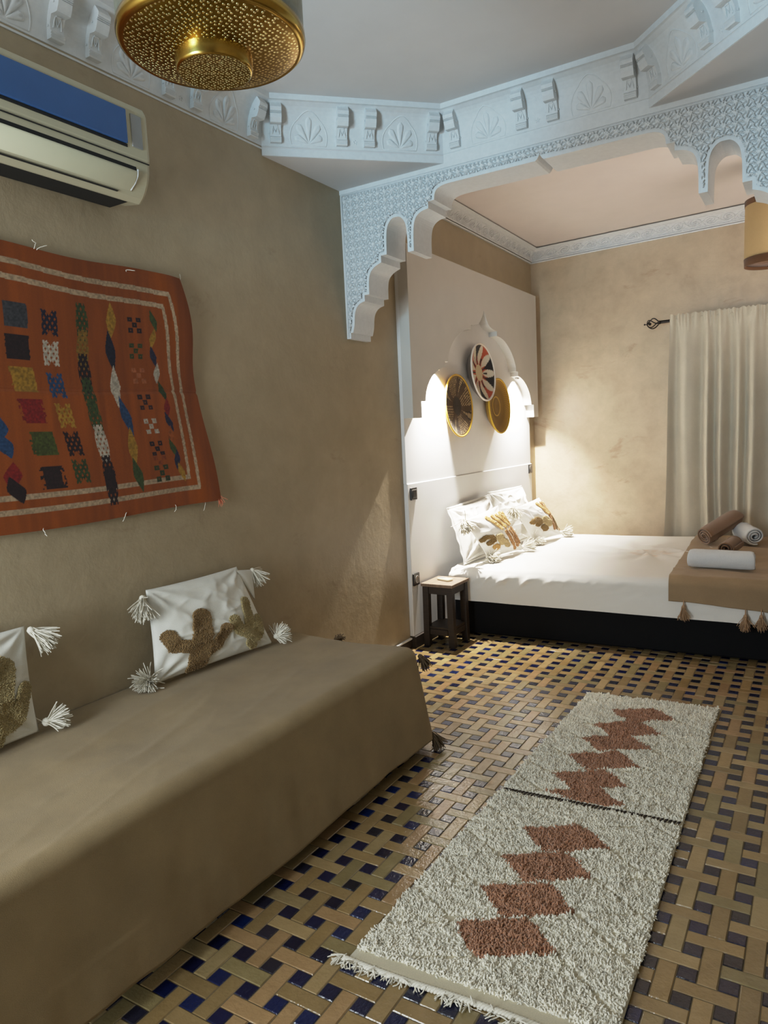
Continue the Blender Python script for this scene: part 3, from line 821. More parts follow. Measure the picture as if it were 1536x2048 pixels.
# folded-back top right ear
V, F = merge([])if False else (None, None)
e = np.linspace(0, 1, 14); U, Vv = np.meshgrid(e, e, indexing='ij')
pa, pb, pc = np.array([-2.375, 2.475, .892]), np.array([-2.33, 2.545, .74]), np.array([-2.385, 2.60, .872])
ear = pa*(1-U)[..., None]+(pb*(1-Vv)[..., None]+pc*Vv[..., None])*U[..., None]
ear = ear+np.array([.012, 0, 0])*np.sin(U*pi)[..., None]*np.sin(Vv*pi)[..., None]
mesh_obj('corner_flap', inv(cu, ear.reshape(-1, 3)), gridF(14, 14), M['canvas'], cu).modifiers.new('t', 'SOLIDIFY').thickness = .004

cl = thing('throw_pillow', 'white tufted cactus cushion at the near end of the daybed, cut off at left', 'cushion', (-2.33, 1.12, .51), 'tasselled cactus cushions on the daybed')
Q2 = [(-2.30, .76, .520), (-2.335, 1.40, .520), (-2.400, 1.425, .888), (-2.405, .80, .90)]
P2 = Pillow(Q2, .075, .022, 8, .010, .03, .5)
P2.build('cover', M['canvas'], cl)
C2b = [([(915, 720), (900, 520), (883, 345)], 78, cac2*.92), ([(855, 640), (755, 600), (705, 520)], 50, cac2*.92), ([(955, 640), (1020, 590), (1033, 430)], 40, cac2*.92)]
P2.patch('cactus_motif', caps_mask(QD, C1), cl, 30000, .0075, .0022, 15, .35)['label'] = 'dark brown tufted cactus'
P2.patch('cactus_motif', caps_mask(QD, C2b), cl, 70000, .008, .0023, 16, .35)['label'] = 'light khaki tufted cactus'
tassel('tassel', (-2.38, 1.435, .872), (.35, .55, -.55), .095, .26, M['yarn'], cl, 190, .0021, 71, .02, .014)
tassel('tassel', (-2.325, 1.425, .548), (.2, .6, .1), .075, .35, M['yarn'], cl, 190, .0021, 72, .04, .016, floor=.515)
tassel('tassel', (-2.39, .77, .875), (.35, -.55, -.55), .095, .26, M['yarn'], cl, 50, .0019, 73, .02, .014)
tassel('tassel', (-2.29, .735, .55), (.2, -.6, .1), .075, .4, M['yarn'], cl, 50, .0019, 74, .02, .016, floor=.515)

# ------------------------------------------------------------------ bed
bedrot = math.radians(2.8)
bed = bpy.data.objects.new('bed', None); COL.objects.link(bed); bed.location = (-2.385, 5.66, 0); bed.rotation_euler = (0, 0, bedrot)
tag(bed, 'large low bed in a white fitted sheet on a black base against the headboard', 'bed')
def bedw(P):   # bed-local -> world
    P = np.asarray(P, float); c, s = math.cos(bedrot), math.sin(bedrot)
    return np.stack([P[..., 0]*c-P[..., 1]*s-2.385, P[..., 0]*s+P[..., 1]*c+5.66, P[..., 2]], -1)
BL, BW = 2.13, .985     # length, half width
bm = bmesh.new(); boxbm(bm, .02, BL, -BW+.015, BW-.16, .015, .275, .012)
o = from_bm('base', bm, M['black']); o.parent = bed
# fitted sheet over the mattress
r = .05
ax = np.concatenate([np.linspace(-2.055, -.08, 240), np.linspace(-.07, .12, 20), np.linspace(.125, .235, 14)])
ay = np.concatenate([np.linspace(-1.78, -.08, 200), np.linspace(-.07, .12, 24), np.linspace(.125, .255, 18)])
A, B, X, Yv, dz = drape(ax, ay, None, r, .0)
lx = BL-.05+X; ly = -(BW+.005+Yv)        # front side is -y
lz = .503+dz
topm = np.clip(1+dz/.03, 0, 1)
hx, hy = 1.22, -.02
rad = np.hypot(lx-1.25, ly+.0)
wr = .020*ridged(lx*4.4+1.0*ly, ly*5.0-.5*lx, 33, 3)*np.clip(.35+fbm(lx*1.4, ly*1.4, 35, 2)*2, 0, 1)
an = np.arctan2(ly+.1, lx-1.25)
wr = wr+.008*np.sin(an*9+rad*5)*np.exp(-((rad-.35)/.22)**2)
lz = lz+topm*(wr+.012*fbm(lx*1.6, ly*1.6, 37, 3))+.012*np.clip((lx-.2)/2, 0, 1)*(1-np.clip(-dz/.2, 0, 1))
side = (B > .05)
lz2 = -dz
pull = .034*ridged(lx*7+lz2*6, lz2*5, 41, 2)*np.exp(-((lz2-.04)/.05)**2)*np.clip(1-(lx-.2)/1.0, .15, 1)
pull = pull+.014*fbm(lx*5+lz2*9, lz2*7-lx*2, 43, 3)
ly = ly-np.where(side, pull*np.clip(lz2/.05, 0, 1), 0)
lz = np.where(-dz > .17, lz-.02*np.clip(lx/2, 0, 1)+.006*fbm(lx*3, ly*0, 45, 2), lz)
V = np.stack([lx, ly, lz], -1).reshape(-1, 3)
colr = np.tile(np.array([L3(228, 224, 216)]), (len(V), 1)).reshape(len(ax), len(ay), 3)
rr = np.hypot((lx-1.28)/1.0, (ly+.12)/.8); ringm = np.exp(-((rr-.12)/.04)**2)+.8*np.exp(-((rr-.03)/.03)**2)
ringm = ringm*(.6+.4*np.sin(np.arctan2(ly+.12, lx-1.28)*10))
colr = colr*(1-.30*np.clip(ringm, 0, 1)[..., None]*np.array([.25, .7, 1.0]))
o = mesh_obj('fitted_sheet', V, gridF(len(ax), len(ay))[:, ::-1], colmat('bed_sheet', .8, 700, .1, .1, .2, .12), None, True, colr.reshape(-1, 3)); o.parent = bed
bm = bmesh.new(); boxbm(bm, .05, BL-.05, -BW+.03, BW-.2, .277, .46, .02); o = from_bm('mattress', bm, M['linen']); o.parent = bed

# pillows on the bed
def bedpillow(label, Q, tf, tb, seed, exp=.5, wr=.008, pinch=.04):
    c = np.mean(Q, 0); t = thing('bed_pillow', label, 'pillow', (c[0], c[1], .5)); P = Pillow(Q, tf, tb, seed, wr, pinch, exp)
    P.build('pillowcase', M['linen'], t, 84)
    return t, P
tA, PA = bedpillow('plain white pillow leaning on the headboard at the left', [(-2.24, 4.73, .53), (-2.22, 5.43, .53), (-2.37, 5.50, .955), (-2.38, 4.765, .925)], .075, .02, 11, .42, .016, .05)
# flange along the edge of the left pillow
tB, PB = bedpillow('plain white pillow leaning on the headboard at the right', [(-2.23, 5.55, .53), (-2.20, 6.24, .53), (-2.37, 6.28, .965), (-2.38, 5.54, .972)], .065, .02, 17, .42, .018, .05)
for t, P in ((tA, PA), (tB, PB)):
    pts = []
    uu = np.linspace(0, 1, 40)
    ring = np.concatenate([np.stack([uu, 0*uu], -1), np.stack([0*uu+1, uu], -1), np.stack([1-uu, 0*uu+1], -1), np.stack([0*uu, 1-uu], -1)])
    pos = P.P(ring[:, 0], ring[:, 1]); cen = pos.mean(0)
    out = pos+(pos-cen)/np.linalg.norm(pos-cen, axis=1)[:, None]*.022+P.n*.004*np.sin(np.arange(len(pos))*.7)[:, None]
    out[:, 2] = np.maximum(out[:, 2], .517); out[:, 0] = np.maximum(out[:, 0], -2.398)
    V = np.stack([pos, out], 1).reshape(-1, 3)
    f = mesh_obj('flange', inv(t, V), gridF(len(pos), 2, True), M['linen'], t); f.modifiers.new('t', 'SOLIDIFY').thickness = .004
tanc, brc, olv, kha = L3(206, 166, 102), L3(176, 132, 84), L3(132, 104, 56), L3(186, 164, 118)
capsL = [([(410, 262), (535, 395)], 17, tanc), ([(462, 246), (590, 378)], 15, tanc), ([(512, 232), (645, 352)], 15, tanc), ([(560, 214), (690, 328)], 20, tanc), ([(612, 212), (700, 296)], 18, tanc*.95),
         ([(375, 540), (400, 500), (450, 500), (465, 545), (430, 580)], 26, olv), ([(505, 625)], 42, tanc*.9), ([(520, 500), (560, 560)], 46, kha), ([(625, 600), (600, 560)], 36, kha*.95),
         ([(590, 425), (735, 640)], 16, brc), ([(640, 410), (770, 600)], 17, brc*.9), ([(690, 392), (800, 560)], 18, brc), ([(745, 372), (845, 535)], 18, brc*.85)]
capsR = [([(1050, 118), (1165, 232)], 15, tanc), ([(1098, 110), (1200, 240)], 14, brc), ([(1150, 104), (1240, 232)], 15, tanc), ([(1200, 106), (1280, 216)], 15, tanc*.9),
         ([(1000, 335), (1030, 305), (1065, 330), (1050, 365)], 30, olv), ([(1110, 400), (1130, 420)], 32, olv), ([(1120, 310), (1160, 350)], 48, kha),
         ([(1190, 268), (1255, 412)], 14, brc*.9), ([(1235, 258), (1295, 405)], 14, olv), ([(1285, 255), (1350, 400)], 18, brc)]
tL, PL = bedpillow('white pillow with tan tufted stripes in front of the left plain pillow', [(-2.14, 4.93, .535), (-2.05, 5.44, .53), (-2.18, 5.25, .905), (-2.215, 4.69, .855)], .065, .035, 23, .5, .006, .03)
PL.patch('tufted_pattern', caps_mask([(240, 280), (580, 120), (880, 640), (460, 770)], capsL, .82), tL, 30000, .009, .0030, 25)
tR, PR = bedpillow('white pillow with tan tufted stripes at the wall side of the bed', [(-2.09, 5.80, .53), (-2.0, 6.28, .53), (-2.16, 6.16, .875), (-2.19, 5.60, .845)], .065, .035, 29, .5, .006, .03)
PR.patch('tufted_pattern', caps_mask([(850, 140), (1110, 50), (1380, 460), (1060, 580)], capsR, .86), tR, 30000, .009, .0030, 26)
k = 80
for t, P in ((tL, PL), (tR, PR)):
    for (u, v, ad) in ((0, 0, (.75, -.25, -.2)), (1, 0, (.7, .45, -.1)), (1, 1, (.1, .5, .4)), (0, 1, (.35, -.5, -.8))):
        if (u, v) == (1, 1): continue
        q = P.P(np.array([u*1.0]), np.array([v*1.0]))[0]; k += 1
        q[2] = max(q[2], .548)
        tassel('tassel', q, ad, .10, .40, M['yarn'], t, 170, .0028, k, .03, .018, floor=.52)

# throw blanket at the foot of the bed
th = bpy.data.objects.new('throw_blanket', None); COL.objects.link(th); th.location = bed.location; th.rotation_euler = bed.rotation_euler
tag(th, 'tan throw blanket with corner tassels across the foot of the bed', 'blanket')
r = .055
ax = np.concatenate([np.linspace(-.56, -.08, 80), np.linspace(-.07, .12, 24), np.linspace(.125, .50, 36)])
ay = np.concatenate([np.linspace(-1.74, -.08, 150), np.linspace(-.07, .12, 24), np.linspace(.125, .185, 10)])
A, B, X, Yv, dz = drape(ax, ay, None, r, .03)
# front overhang is short, foot overhang is long
lx = BL-.045+X; ly = -(BW+.014+Yv); lz = .530+dz
tp = np.clip(1+dz/.03, 0, 1)
lz = lz+.008*ridged(lx*4, ly*4+lx, 51, 2)*tp+.004*fbm(lx*6, ly*6, 52, 3)*tp
lz = np.where(B > .03, lz+(.02*fbm(lx*5, 0*lx, 53, 2)-.085*np.clip(lx-BL+.50, 0, .6))*np.clip(B/.15, 0, 1), lz)
ly = ly-np.where(B > .05, .012*fbm(lx*7, lz*3, 55, 3)*np.clip(-dz/.08, 0, 1)+.006*np.clip(-dz/.1, 0, 1), 0)
lx = lx+np.where(A > .05, .02*fbm(ly*5, lz*2, 57, 3)*np.clip(-dz/.1, 0, 1), 0)
lz = np.maximum(lz, .05)
V = np.stack([lx, ly, lz], -1).reshape(-1, 3)
o = mesh_obj('blanket_cloth', V, gridF(len(ax), len(ay))[:, ::-1], M['throwb'], None); o.parent = th
o.modifiers.new('t', 'SOLIDIFY').thickness = .006
def th_tassel(q, ln, seed, axd=(.0, -.15, -1)):
    parts = strands(80, q, axd, ln, .27, .0019, seed, .05); q = np.array(q)
    V, F = merge(parts); o = mesh_obj('tassel', V, F, M['taslight'], None); o.parent = th
    V, F = merge([tube([q+np.array([0, .012, .045]), q+np.array([0, .004, .015]), q], [.003, .004, .011], 8), lathe([(.0001, -.012), (.009, -.009), (.012, 0), (.009, .009), (.0001, .012)], 10, q)])
    mesh_obj('knot', V, F, M['taslight'], o)
fy = -(BW+.088)
th_tassel((1.615, fy, .345), .085, 91); th_tassel((1.96, fy, .312), .085, 92); th_tassel((2.045, fy-.006, .318), .08, 93)
th_tassel((2.17, fy+.02, .105), .085, 94)

# ------------------------------------------------------------------ rolled towels
def towel(label, c, ax_, L, R, mat, seed, turns=3.2, z=None, grp=None):
    ax_ = np.array([ax_[0], ax_[1], ax_[2] if len(ax_) > 2 else 0.0]); ax_ /= np.linalg.norm(ax_); side = np.array([-ax_[1], ax_[0], 0]); side /= np.linalg.norm(side); up = np.cross(ax_, side); up *= np.sign(up[2])
    t = thing('rolled_towel', label, 'towel', (c[0], c[1], c[2]), grp)
    nt_, nl = 150, 40
    th_ = np.linspace(0, turns*2*pi, nt_); rad_ = R*(.12+.88*th_/th_[-1])
    s_ = np.linspace(-L/2, L/2, nl); V = []
    g_ = np.random.default_rng(seed)
    for i_ in range(nt_):
        w_ = rad_[i_]*(1+.03*np.sin(th_[i_]*2+seed))
        p_ = side*math.cos(th_[i_]+seed)*w_+up*math.sin(th_[i_]+seed)*w_*.93
        e_ = .012*math.sin(th_[i_]*.9+seed)
        for k_ in range(nl):
            ss = s_[k_]*(1+e_/L*2)
            edge = 1-.10*max(0, (abs(s_[k_])/(L/2)-.85)/.15)**2
            lum = 1+.05*float(fbm(ss*9+seed, th_[i_]*.8, seed, 2))
            V.append(ax_*ss+p_*edge*lum+up*R)
    F = gridF(nt_, nl)
    o = mesh_obj('towel_roll', np.array(V), F, mat, t); o.modifiers.new('t', 'SOLIDIFY').thickness = -R*.16
    V = []
    for k_, x_ in enumerate((-.33*L, -.30*L)):
        aa = np.linspace(0, 2*pi, 33); V.append(tube([ax_*x_+side*math.cos(b_)*R*1.03+up*(math.sin(b_)*R*.965+R) for b_ in aa], .0016, 4, False))
    Vv_, Ff = merge(V); mesh_obj('border_stripe', Vv_, Ff, mat, t)
    return t
ZT = .545
towel('white rolled towel lying lengthwise at the front of the tan throw', (-.54, 5.0, ZT-.004), (1, -.03), .37, .060, M['towelw'], 3)
towel('white rolled towel with its spiral end facing out at the back right', (-.475, 6.12, ZT), (.35, -1), .36, .068, M['towelw'], 5, 3.0)
towel('long brown rolled towel lying behind the others', (-.665, 6.13, ZT+.040), (.42, .85, .25), .42, .070, M['towelb'], 8)
towel('small brown rolled towel between the two white rolls, spiral end facing out', (-.545, 5.60, ZT), (-.1, -1), .34, .052, M['towelb'], 9, 2.6)

# ------------------------------------------------------------------ nightstand and remote
ns = thing('nightstand', 'small dark wooden side table with a low shelf beside the bed', 'nightstand', (-2.27, 4.46, 0))
nx0, nx1, ny0, ny1, nz = -2.385, -2.155, 4.325, 4.585, .452
box('top', nx0-.008, nx1+.008, ny0-.008, ny1+.008, nz-.022, nz, M['woodtop'], ns, .003)
for sx in (nx0, nx1-.045):
    for sy in (ny0, ny1-.045):
        bm = bmesh.new(); boxbm(bm, sx, sx+.045, sy, sy+.045, 0, nz-.0225, .003)
        for v in bm.verts:
            if v.co.z < .1: v.co.x += (.006 if sx > -2.3 else -.004); 
        shift(bm, ns.location); from_bm('leg', bm, M['wood'], ns)
for nm, a in (('apron', (nx0+.046, nx1-.046, ny0+.006, ny0+.024)), ('apron', (nx0+.046, nx1-.046, ny1-.024, ny1-.006)), ('apron', (nx0+.006, nx0+.024, ny0+.046, ny1-.046)), ('apron', (nx1-.024, nx1-.006, ny0+.046, ny1-.046))):
    box(nm, *a, nz-.075, nz-.0225, M['wood'], ns, .002)
box('shelf', nx0+.01, nx1-.01, ny0+.012, ny1-.012, .125, .142, M['wood'], ns, .002)
for a in ((nx0+.046, nx1-.046, ny0+.006, ny0+.024), (nx1-.024, nx1-.006, ny0+.046, ny1-.046), (nx0+.046, nx1-.046, ny1-.024, ny1-.006)):
    box('shelf_rail', *a, .085, .1245, M['wood'], ns, .002)
rm = thing('remote_control', 'small cream remote control lying on the nightstand top', 'remote control', (-2.272, 4.46, .4525))
bm = bmesh.new(); boxbm(bm, -.058, .058, -.028, .028, 0, .017, .008, 3)
for v in bm.verts: v.co = Matrix.Rotation(-.35, 3, 'Z')@v.co
rc = from_bm('casing', bm, M['remote'], rm, True)
bm = bmesh.new(); boxbm(bm, -.05, -.005, -.019, .019, .0172, .0182, .0004)
for v in bm.verts: v.co = Matrix.Rotation(-.35, 3, 'Z')@v.co
from_bm('screen', bm, M['acgrey'], rc)

# ------------------------------------------------------------------ curtain
ct = thing('curtain', 'long cream linen curtain gathered on the iron rod', 'curtain', (-.6, 6.6, 0))
nx_, nz_ = 420, 90
xs = np.linspace(-1.122, -.2, nx_)[:, None]; tz = np.linspace(0, 1, nz_)[None, :]
z_ = 2.399-tz*2.10
top_ = np.exp(-tz*16)
fold = .030*np.sin(xs*46+1.4*np.sin(xs*9)+.6*np.sin(xs*23))*(.55+.6*np.clip(tz*2, 0, 1))*(1-top_)
fold = fold+.018*np.sin(xs*21+tz*1.1+2)*np.clip(tz*1.4, 0, 1)+.012*fbm(xs*9, tz*1.5+0*xs, 61, 3)
gather = .007*np.sin(xs*160+3*np.sin(xs*31))*np.exp(-((tz-.018)/.03)**2)+.006*np.sin(xs*105+2*np.sin(xs*17))*np.exp(-tz*9)
yy = 6.638-.030*top_+1.25*fold+gather-.02*np.exp(-((tz-.02)/.012)**2)*(.3)
xx = xs+.010*np.sin(z_*3+xs*7)*tz+(-.055)*tz*np.exp(-(xs+1.115)*9)
zz = z_+.006*np.sin(xs*140+2*np.sin(xs*37))*np.exp(-tz*40)
V = np.stack([xx+0*tz, yy, zz+0*xs], -1).reshape(-1, 3)
o = mesh_obj('curtain_panel', inv(ct, V), gridF(nx_, nz_), M['curtain'], ct)
V, F = tube(np.stack([np.linspace(-1.122, -.2, 200), 6.622+.004*np.sin(np.linspace(0, 120, 200)), np.full(200, 2.362)+.003*np.sin(np.linspace(0, 170, 200))], -1), .004, 5)
mesh_obj('heading_ruffle', inv(ct, V), F, M['curtain'], ct)
rd = thing('curtain_rod', 'black wrought iron curtain rod with a cage finial', 'curtain rod', (-.6, 6.59, 2.355))
V, F = tube([(-1.215, 6.645, 2.357), (-.6, 6.645, 2.367), (-.1, 6.645, 2.375)], .013, 10); mesh_obj('rod', inv(rd, V), F, M['iron'], rd)
parts = []
x0, x1, zc_ = -1.325, -1.215, 2.350
for a in np.arange(4)/4*2*pi+.5:
    s_ = np.linspace(0, 1, 16); rr_ = .044*np.sin(s_**.75*pi)**.9+.004; tw = a+s_*1.6
    parts.append(tube(np.stack([x0+.008+(x1-x0-.008)*s_, 6.645+rr_*np.cos(tw), zc_+.004*s_+rr_*np.sin(tw)], -1), .0048, 6))
parts.append(lathe([(.0001, -.008), (.006, -.005), (.008, 0), (.006, .005), (.0001, .008)], 10, (x0-.012, 6.645, zc_)))
parts.append(tube([(x0-.012, 6.645, zc_), (x0+.03, 6.645, zc_)], .003, 6))
parts.append(lathe([(.0001, -.014), (.010, -.009), (.013, 0), (.010, .009), (.0001, .014)], 10, (x0+.032, 6.645, zc_)))
parts.append(tube([(x1-.008, 6.645, zc_+.004), (x1+.006, 6.645, zc_+.006)], .016, 10))
V, F = merge(parts); mesh_obj('cage_finial', inv(rd, V), F, M['iron'], rd)
for xb in (-1.02, -.25):
    V, F = tube([(xb, 6.645, 2.352), (xb, 6.67, 2.335), (xb, backy(xb), 2.335)], .007, 8); mesh_obj('bracket', inv(rd, V), F, M['iron'], rd)

# ------------------------------------------------------------------ drum lamp in the bedroom
lx_, ly_, lz0, lz1, lr = -.315, 5.6, 2.515, 2.945, .15
lp = thing('pendant_lamp', 'tan drum lampshade with brown bands hanging in the bedroom', 'lamp', (lx_, ly_, 3.2))
V, F = lathe([(lr+.004, lz1-.035), (lr+.008, lz0+.05), (lr+.004, lz0+.05), (lr, lz1-.035)], 64, (lx_, ly_, 0)); mesh_obj('shade', inv(lp, V), F, M['shade'], lp)
V, F = lathe([(lr+.008, lz0), (lr+.010, lz0+.052), (lr+.004, lz0+.052), (lr+.002, lz0), (lr+.008, lz0)], 64, (lx_, ly_, 0)); mesh_obj('lower_band', inv(lp, V), F, M['shadeband'], lp)
V, F = lathe([(lr+.006, lz1-.037), (lr+.006, lz1), (lr, lz1), (lr, lz1-.037), (lr+.006, lz1-.037)], 64, (lx_, ly_, 0)); mesh_obj('upper_band', inv(lp, V), F, M['shadeband'], lp)
V, F = lathe([(.0001, lz0+.02), (lr, lz0+.02), (lr, lz0+.024), (.0001, lz0+.024)], 48, (lx_, ly_, 0)); mesh_obj('diffuser', inv(lp, V), F, M['shadeband'], lp)
V, F = merge([lathe([(.0001, lz0-.03), (.012, lz0-.022), (.016, lz0-.008), (.01, lz0+.01), (.006, lz0+.03)], 16, (lx_, ly_, 0)), tube([(lx_, ly_, lz0+.03), (lx_, ly_, 3.19)], .005, 8), lathe([(.0001, 3.205), (.05, 3.205), (.05, 3.19), (.02, 3.175), (.0001, 3.172)], 24, (lx_, ly_, 0))])
mesh_obj('stem', inv(lp, V), F, M['iron'], lp)

# ------------------------------------------------------------------ air conditioner
ac = thing('air_conditioner', 'cream wall air conditioner with a blue front panel above the kilim', 'air conditioner', (XW, 1.58, 2.6))
y0, y1 = 1.12, 2.03
prof = [(-2.449, 2.795), (-2.285, 2.795)]+chaikin([(-2.285, 2.795), (-2.255, 2.79), (-2.248, 2.765)], 2)+[(-2.246, 2.60), (-2.250, 2.587)]+chaikin([(-2.250, 2.587), (-2.256, 2.53), (-2.285, 2.475), (-2.315, 2.450)], 2)+[(-2.40, 2.462), (-2.449, 2.49)]
bm = bmesh.new(); n = len(prof); ys = [(y0, .96), (y0+.012, 1), (y1-.012, 1), (y1, .96)]
rings = []
cpt = np.array([-2.36, 2.62])
for yv, s_ in ys:
    rings.append([bm.verts.new((cpt[0]+(a-cpt[0])*(s_ if a > -2.44 else 1)-XW, yv-1.58, cpt[1]+(b_-cpt[1])*s_-2.6)) for a, b_ in prof])
for k in range(3):
    for i in range(n): bm.faces.new((rings[k][i], rings[k][(i+1) % n], rings[k+1][(i+1) % n], rings[k+1][i]))
bm.faces.new(rings[0]); bm.faces.new(rings[-1][::-1]); bmesh.ops.recalc_face_normals(bm, faces=bm.faces)
from_bm('casing', bm, M['acwhite'], ac)
box('blue_front_panel', -2.2485, -2.236, y0+.05, 1.923, 2.634, 2.756, M['acblue'], ac, .004)
box('panel_shadow_gap', -2.2495, -2.244, y0+.045, 1.925, 2.622, 2.6335, M['acdark'], ac, .001)
box('sensor_window', -2.2485, -2.243, 1.948, 1.998, 2.632, 2.752, M['acgrey'], ac, .002)
box('seam', -2.2500, -2.2455, y0+.01, y1-.006, 2.584, 2.5875, M['acdark'], ac, .0005)
box('upper_vent_slot', -2.285, -2.2525, y0+.03, 1.966, 2.546, 2.565, M['acdark'], ac, .002)
# curved louver flap below the slot
s_ = np.linspace(0, 1, 12)[:, None]; yv = np.array([y0+.035, 1.958, 1.963])[None, :]
th_ = s_*1.05
X = -2.246-.052*(s_**1.9)+0*yv; Z = 2.546-.078*s_+0*yv
V = np.stack([X, yv+0*s_, Z], -1).reshape(-1, 3)
o = mesh_obj('louver_flap', inv(ac, V), gridF(12, 3), M['acwhite'], ac); o.modifiers.new('t', 'SOLIDIFY').thickness = .006
V, F = tube([(-2.246, 1.966, 2.553), (-2.250, 1.966, 2.53), (-2.264, 1.962, 2.505), (-2.283, 1.955, 2.482)], .0035, 6); mesh_obj('flap_end_trim', inv(ac, V), F, M['board'], o)
box('lower_seam', -2.296, -2.287, y0+.02, 1.90, 2.4655, 2.4685, M['acdark'], ac, .0005)
box('under_vent', -2.43, -2.325, y0+.02, 1.97, 2.450, 2.4605, M['acdark'], ac, .001)

# ------------------------------------------------------------------ kilim hanging
kl = thing('wall_hanging', 'rust orange woven kilim with rows of tribal motifs hung on the wall', 'wall hanging', (-2.44, 1.75, 1.7))
ky0, ky1 = .62, 2.45
nx_, nz_ = 640, 400
s_ = np.linspace(0, 1, nx_)[:, None]; t_ = np.linspace(0, 1, nz_)[None, :]      # s: left->right, t: bottom->top
edge = lambda t: 2.450-.145*t+.016*np.sin(t*9+.5)*(.3+t)-.012*np.exp(-((t-.62)/.12)**2)
R_ = edge(t_)
Yk = ky0+(R_-ky0)*s_
Zk = 1.222+(1.006)*t_+.010*np.sin(s_*7+1)*(1-t_)+.006*np.sin(s_*16)*t_+0*s_
Xk = -2.440+.004+.010*(.5+fbm(Yk*2.5, Zk*1.4, 71, 3))+.022*np.exp(-((s_-.97)/.05)**2)*(.55+.45*np.sin(t_*8+1.2))
Xk = Xk+np.where(t_ < .5, .002, 0)-.005*np.exp(-((t_-.5)/.008)**2)
# local drawing coordinates: q across in metres from the right border (positive to the left), t up
yl = (R_-Yk)/1.0; q = yl; tt = t_+0*s_
Ck = np.zeros((nx_, nz_, 3))+L3(166, 80, 12)
vv = fbm(Yk*40, Zk*3, 73, 3)+.8*fbm(Yk*7, Zk*1.2, 74, 3); Ck = Ck*(1+.55*vv[..., None])
Ck = Ck*np.where(tt < .5, 1.06, .94)[..., None]
wht = L3(206, 176, 140); hatch = (vnoise(Yk*130, Zk*130, 75) > .42)
comb = (vnoise(Yk*150, Zk*150, 76) > .30)
def put(m_, c, hat=False):
    m2 = m_ & (comb if hat == 2 else hatch if hat else True); Ck[m2] = c*(1+.7*vnoise(Yk*160, Zk*160, 77)[m2][:, None]-.40)
def band(lo, hi): # double woven border
    pass
bo = .012*np.sin(tt*7+1); d1, d2 = .100-.02*(tt-.5)+bo, .146-.02*(tt-.5)+bo
for d, tp, bt in ((d1, .915, .075), (d2, .86, .125)):
    put((np.abs(q-d) < .0075) & (tt < tp) & (tt > bt), wht)
    put((np.abs(tt-tp-.03*(q-.1)) < .010) & (q > d-.006), wht); put((np.abs(tt-bt+.0*q) < .010) & (q > d-.006), wht)
navy, blk, grn, ylw, wh2, blu, red = L3(40, 40, 70), L3(40, 18, 18), L3(66, 84, 36), L3(190, 140, 40), L3(214, 200, 178), L3(40, 74, 116), L3(150, 28, 20)
def lens(qc, tc, w_, h_, c, lean=0):
    u = (q-qc-lean*(tt-tc))/w_; v = (tt-tc)/h_; put((np.abs(u)+np.abs(v)**1.3 < 1), c)
def xm(qc, tc, w_, h_, c, net=True):
    u = (q-qc)/w_; v = (tt-tc)/h_; ins_ = (np.abs(u) < 1) & (np.abs(v) < 1) & (np.abs(u) > np.abs(v)-.55)
    lat = (np.abs(((u+v)*1.5) % 1-.5) > .22) | (np.abs(((u-v)*1.5) % 1-.5) > .22)
    put(ins_ & lat, c)
def dice(qc, tc, w_, c):
    for a_, b_ in ((-1, -1), (1, -1), (-1, 1), (1, 1), (0, 0)):
        m_ = (np.abs(q-qc-a_*w_*.68) < w_*.36) & (np.abs(tt-tc-b_*w_*.68) < w_*.30)
        put(m_, c); put(m_ & (np.abs(q-qc-a_*w_*.68) < w_*.05) & (np.abs(tt-tc-b_*w_*.68) < w_*.07), L3(178, 88, 40))
q0 = q; q = q-.034   # columns from the right border inwards
for k, (c, tc) in enumerate(((grn, .795), (ylw, .72), (navy, .645), (wh2, .575), (grn*.7, .50), (red, .43), (navy, .37), (L3(176, 90, 30), .31), (grn, .255), (navy, .205), (ylw, .15))):
    lens(.172+.012*math.sin(k), tc, .017, .045, c, .25*(-1)**k)
for k, (c, tc) in enumerate(((blk, .77), (grn*.8, .665), (L3(190, 108, 60), .565), (blk*1.6, .455), (wh2, .355), (blk, .26), (L3(160, 74, 24), .2))):
    dice(.272, tc, .032, c)
dice(.275, .125+.03, .036, grn*.6)
for k, (c, tc, h_) in enumerate(((ylw, .78, .075), (navy*.5, .66, .085), (wh2, .52, .085), (blu, .40, .085), (ylw, .275, .085), (grn, .16, .075))):
    lens(.395-.008*math.cos(k*2), tc, .024, h_, c, -.12*(-1)**k); 
for k, (c, tc) in enumerate(((grn*.8, .76), (L3(150, 110, 30), .66), (blk*.8, .57), (grn*.8, .48), (grn*.9, .40), (wh2, .30), (blk, .18), (blk, .13))):
    u = (q-.53+.10*(tt-.5)*.3)/.028; v = (tt-tc)/.075; ins_ = (np.abs(u) < 1-.35*np.abs(v)) & (np.abs(v) < 1)
    lat = (np.abs(((u+v*1.5)*1.4) % 1-.5) > .2) | (np.abs(((u-v*1.5)*1.4) % 1-.5) > .2); put(ins_ & lat, c)
for k, (c, tc) in enumerate(((navy*.5, .745), (wh2, .635), (blu, .52), (ylw, .41), (blk, .305), (grn*.8, .20))):
    xm(.660, tc, .032, .046, c)
for k, (c, tc) in enumerate(((L3(70, 70, 74), .755), (blk, .645), (ylw*.9, .535), (red, .425), (L3(80, 88, 30), .31), (blk*1.2, .185))):
    put((np.abs(q-.79+.01*k*.3) < .044) & (np.abs(tt-tc) < .042), c, k % 2 == 1); put((np.abs(q-.79) < .044) & (np.abs(tt-tc) < .042) & ~hatch, c*.8)
for k, (c, tc) in enumerate(((blu, .70), (ylw, .6), (blk, .5), (blu, .36), (blu, .31), (red, .2), (blk, .15))):
    lens(.935, tc, .036, .05, c, .3*(-1)**k); lens(1.07, tc, .03, .05, c, -.3*(-1)**k)
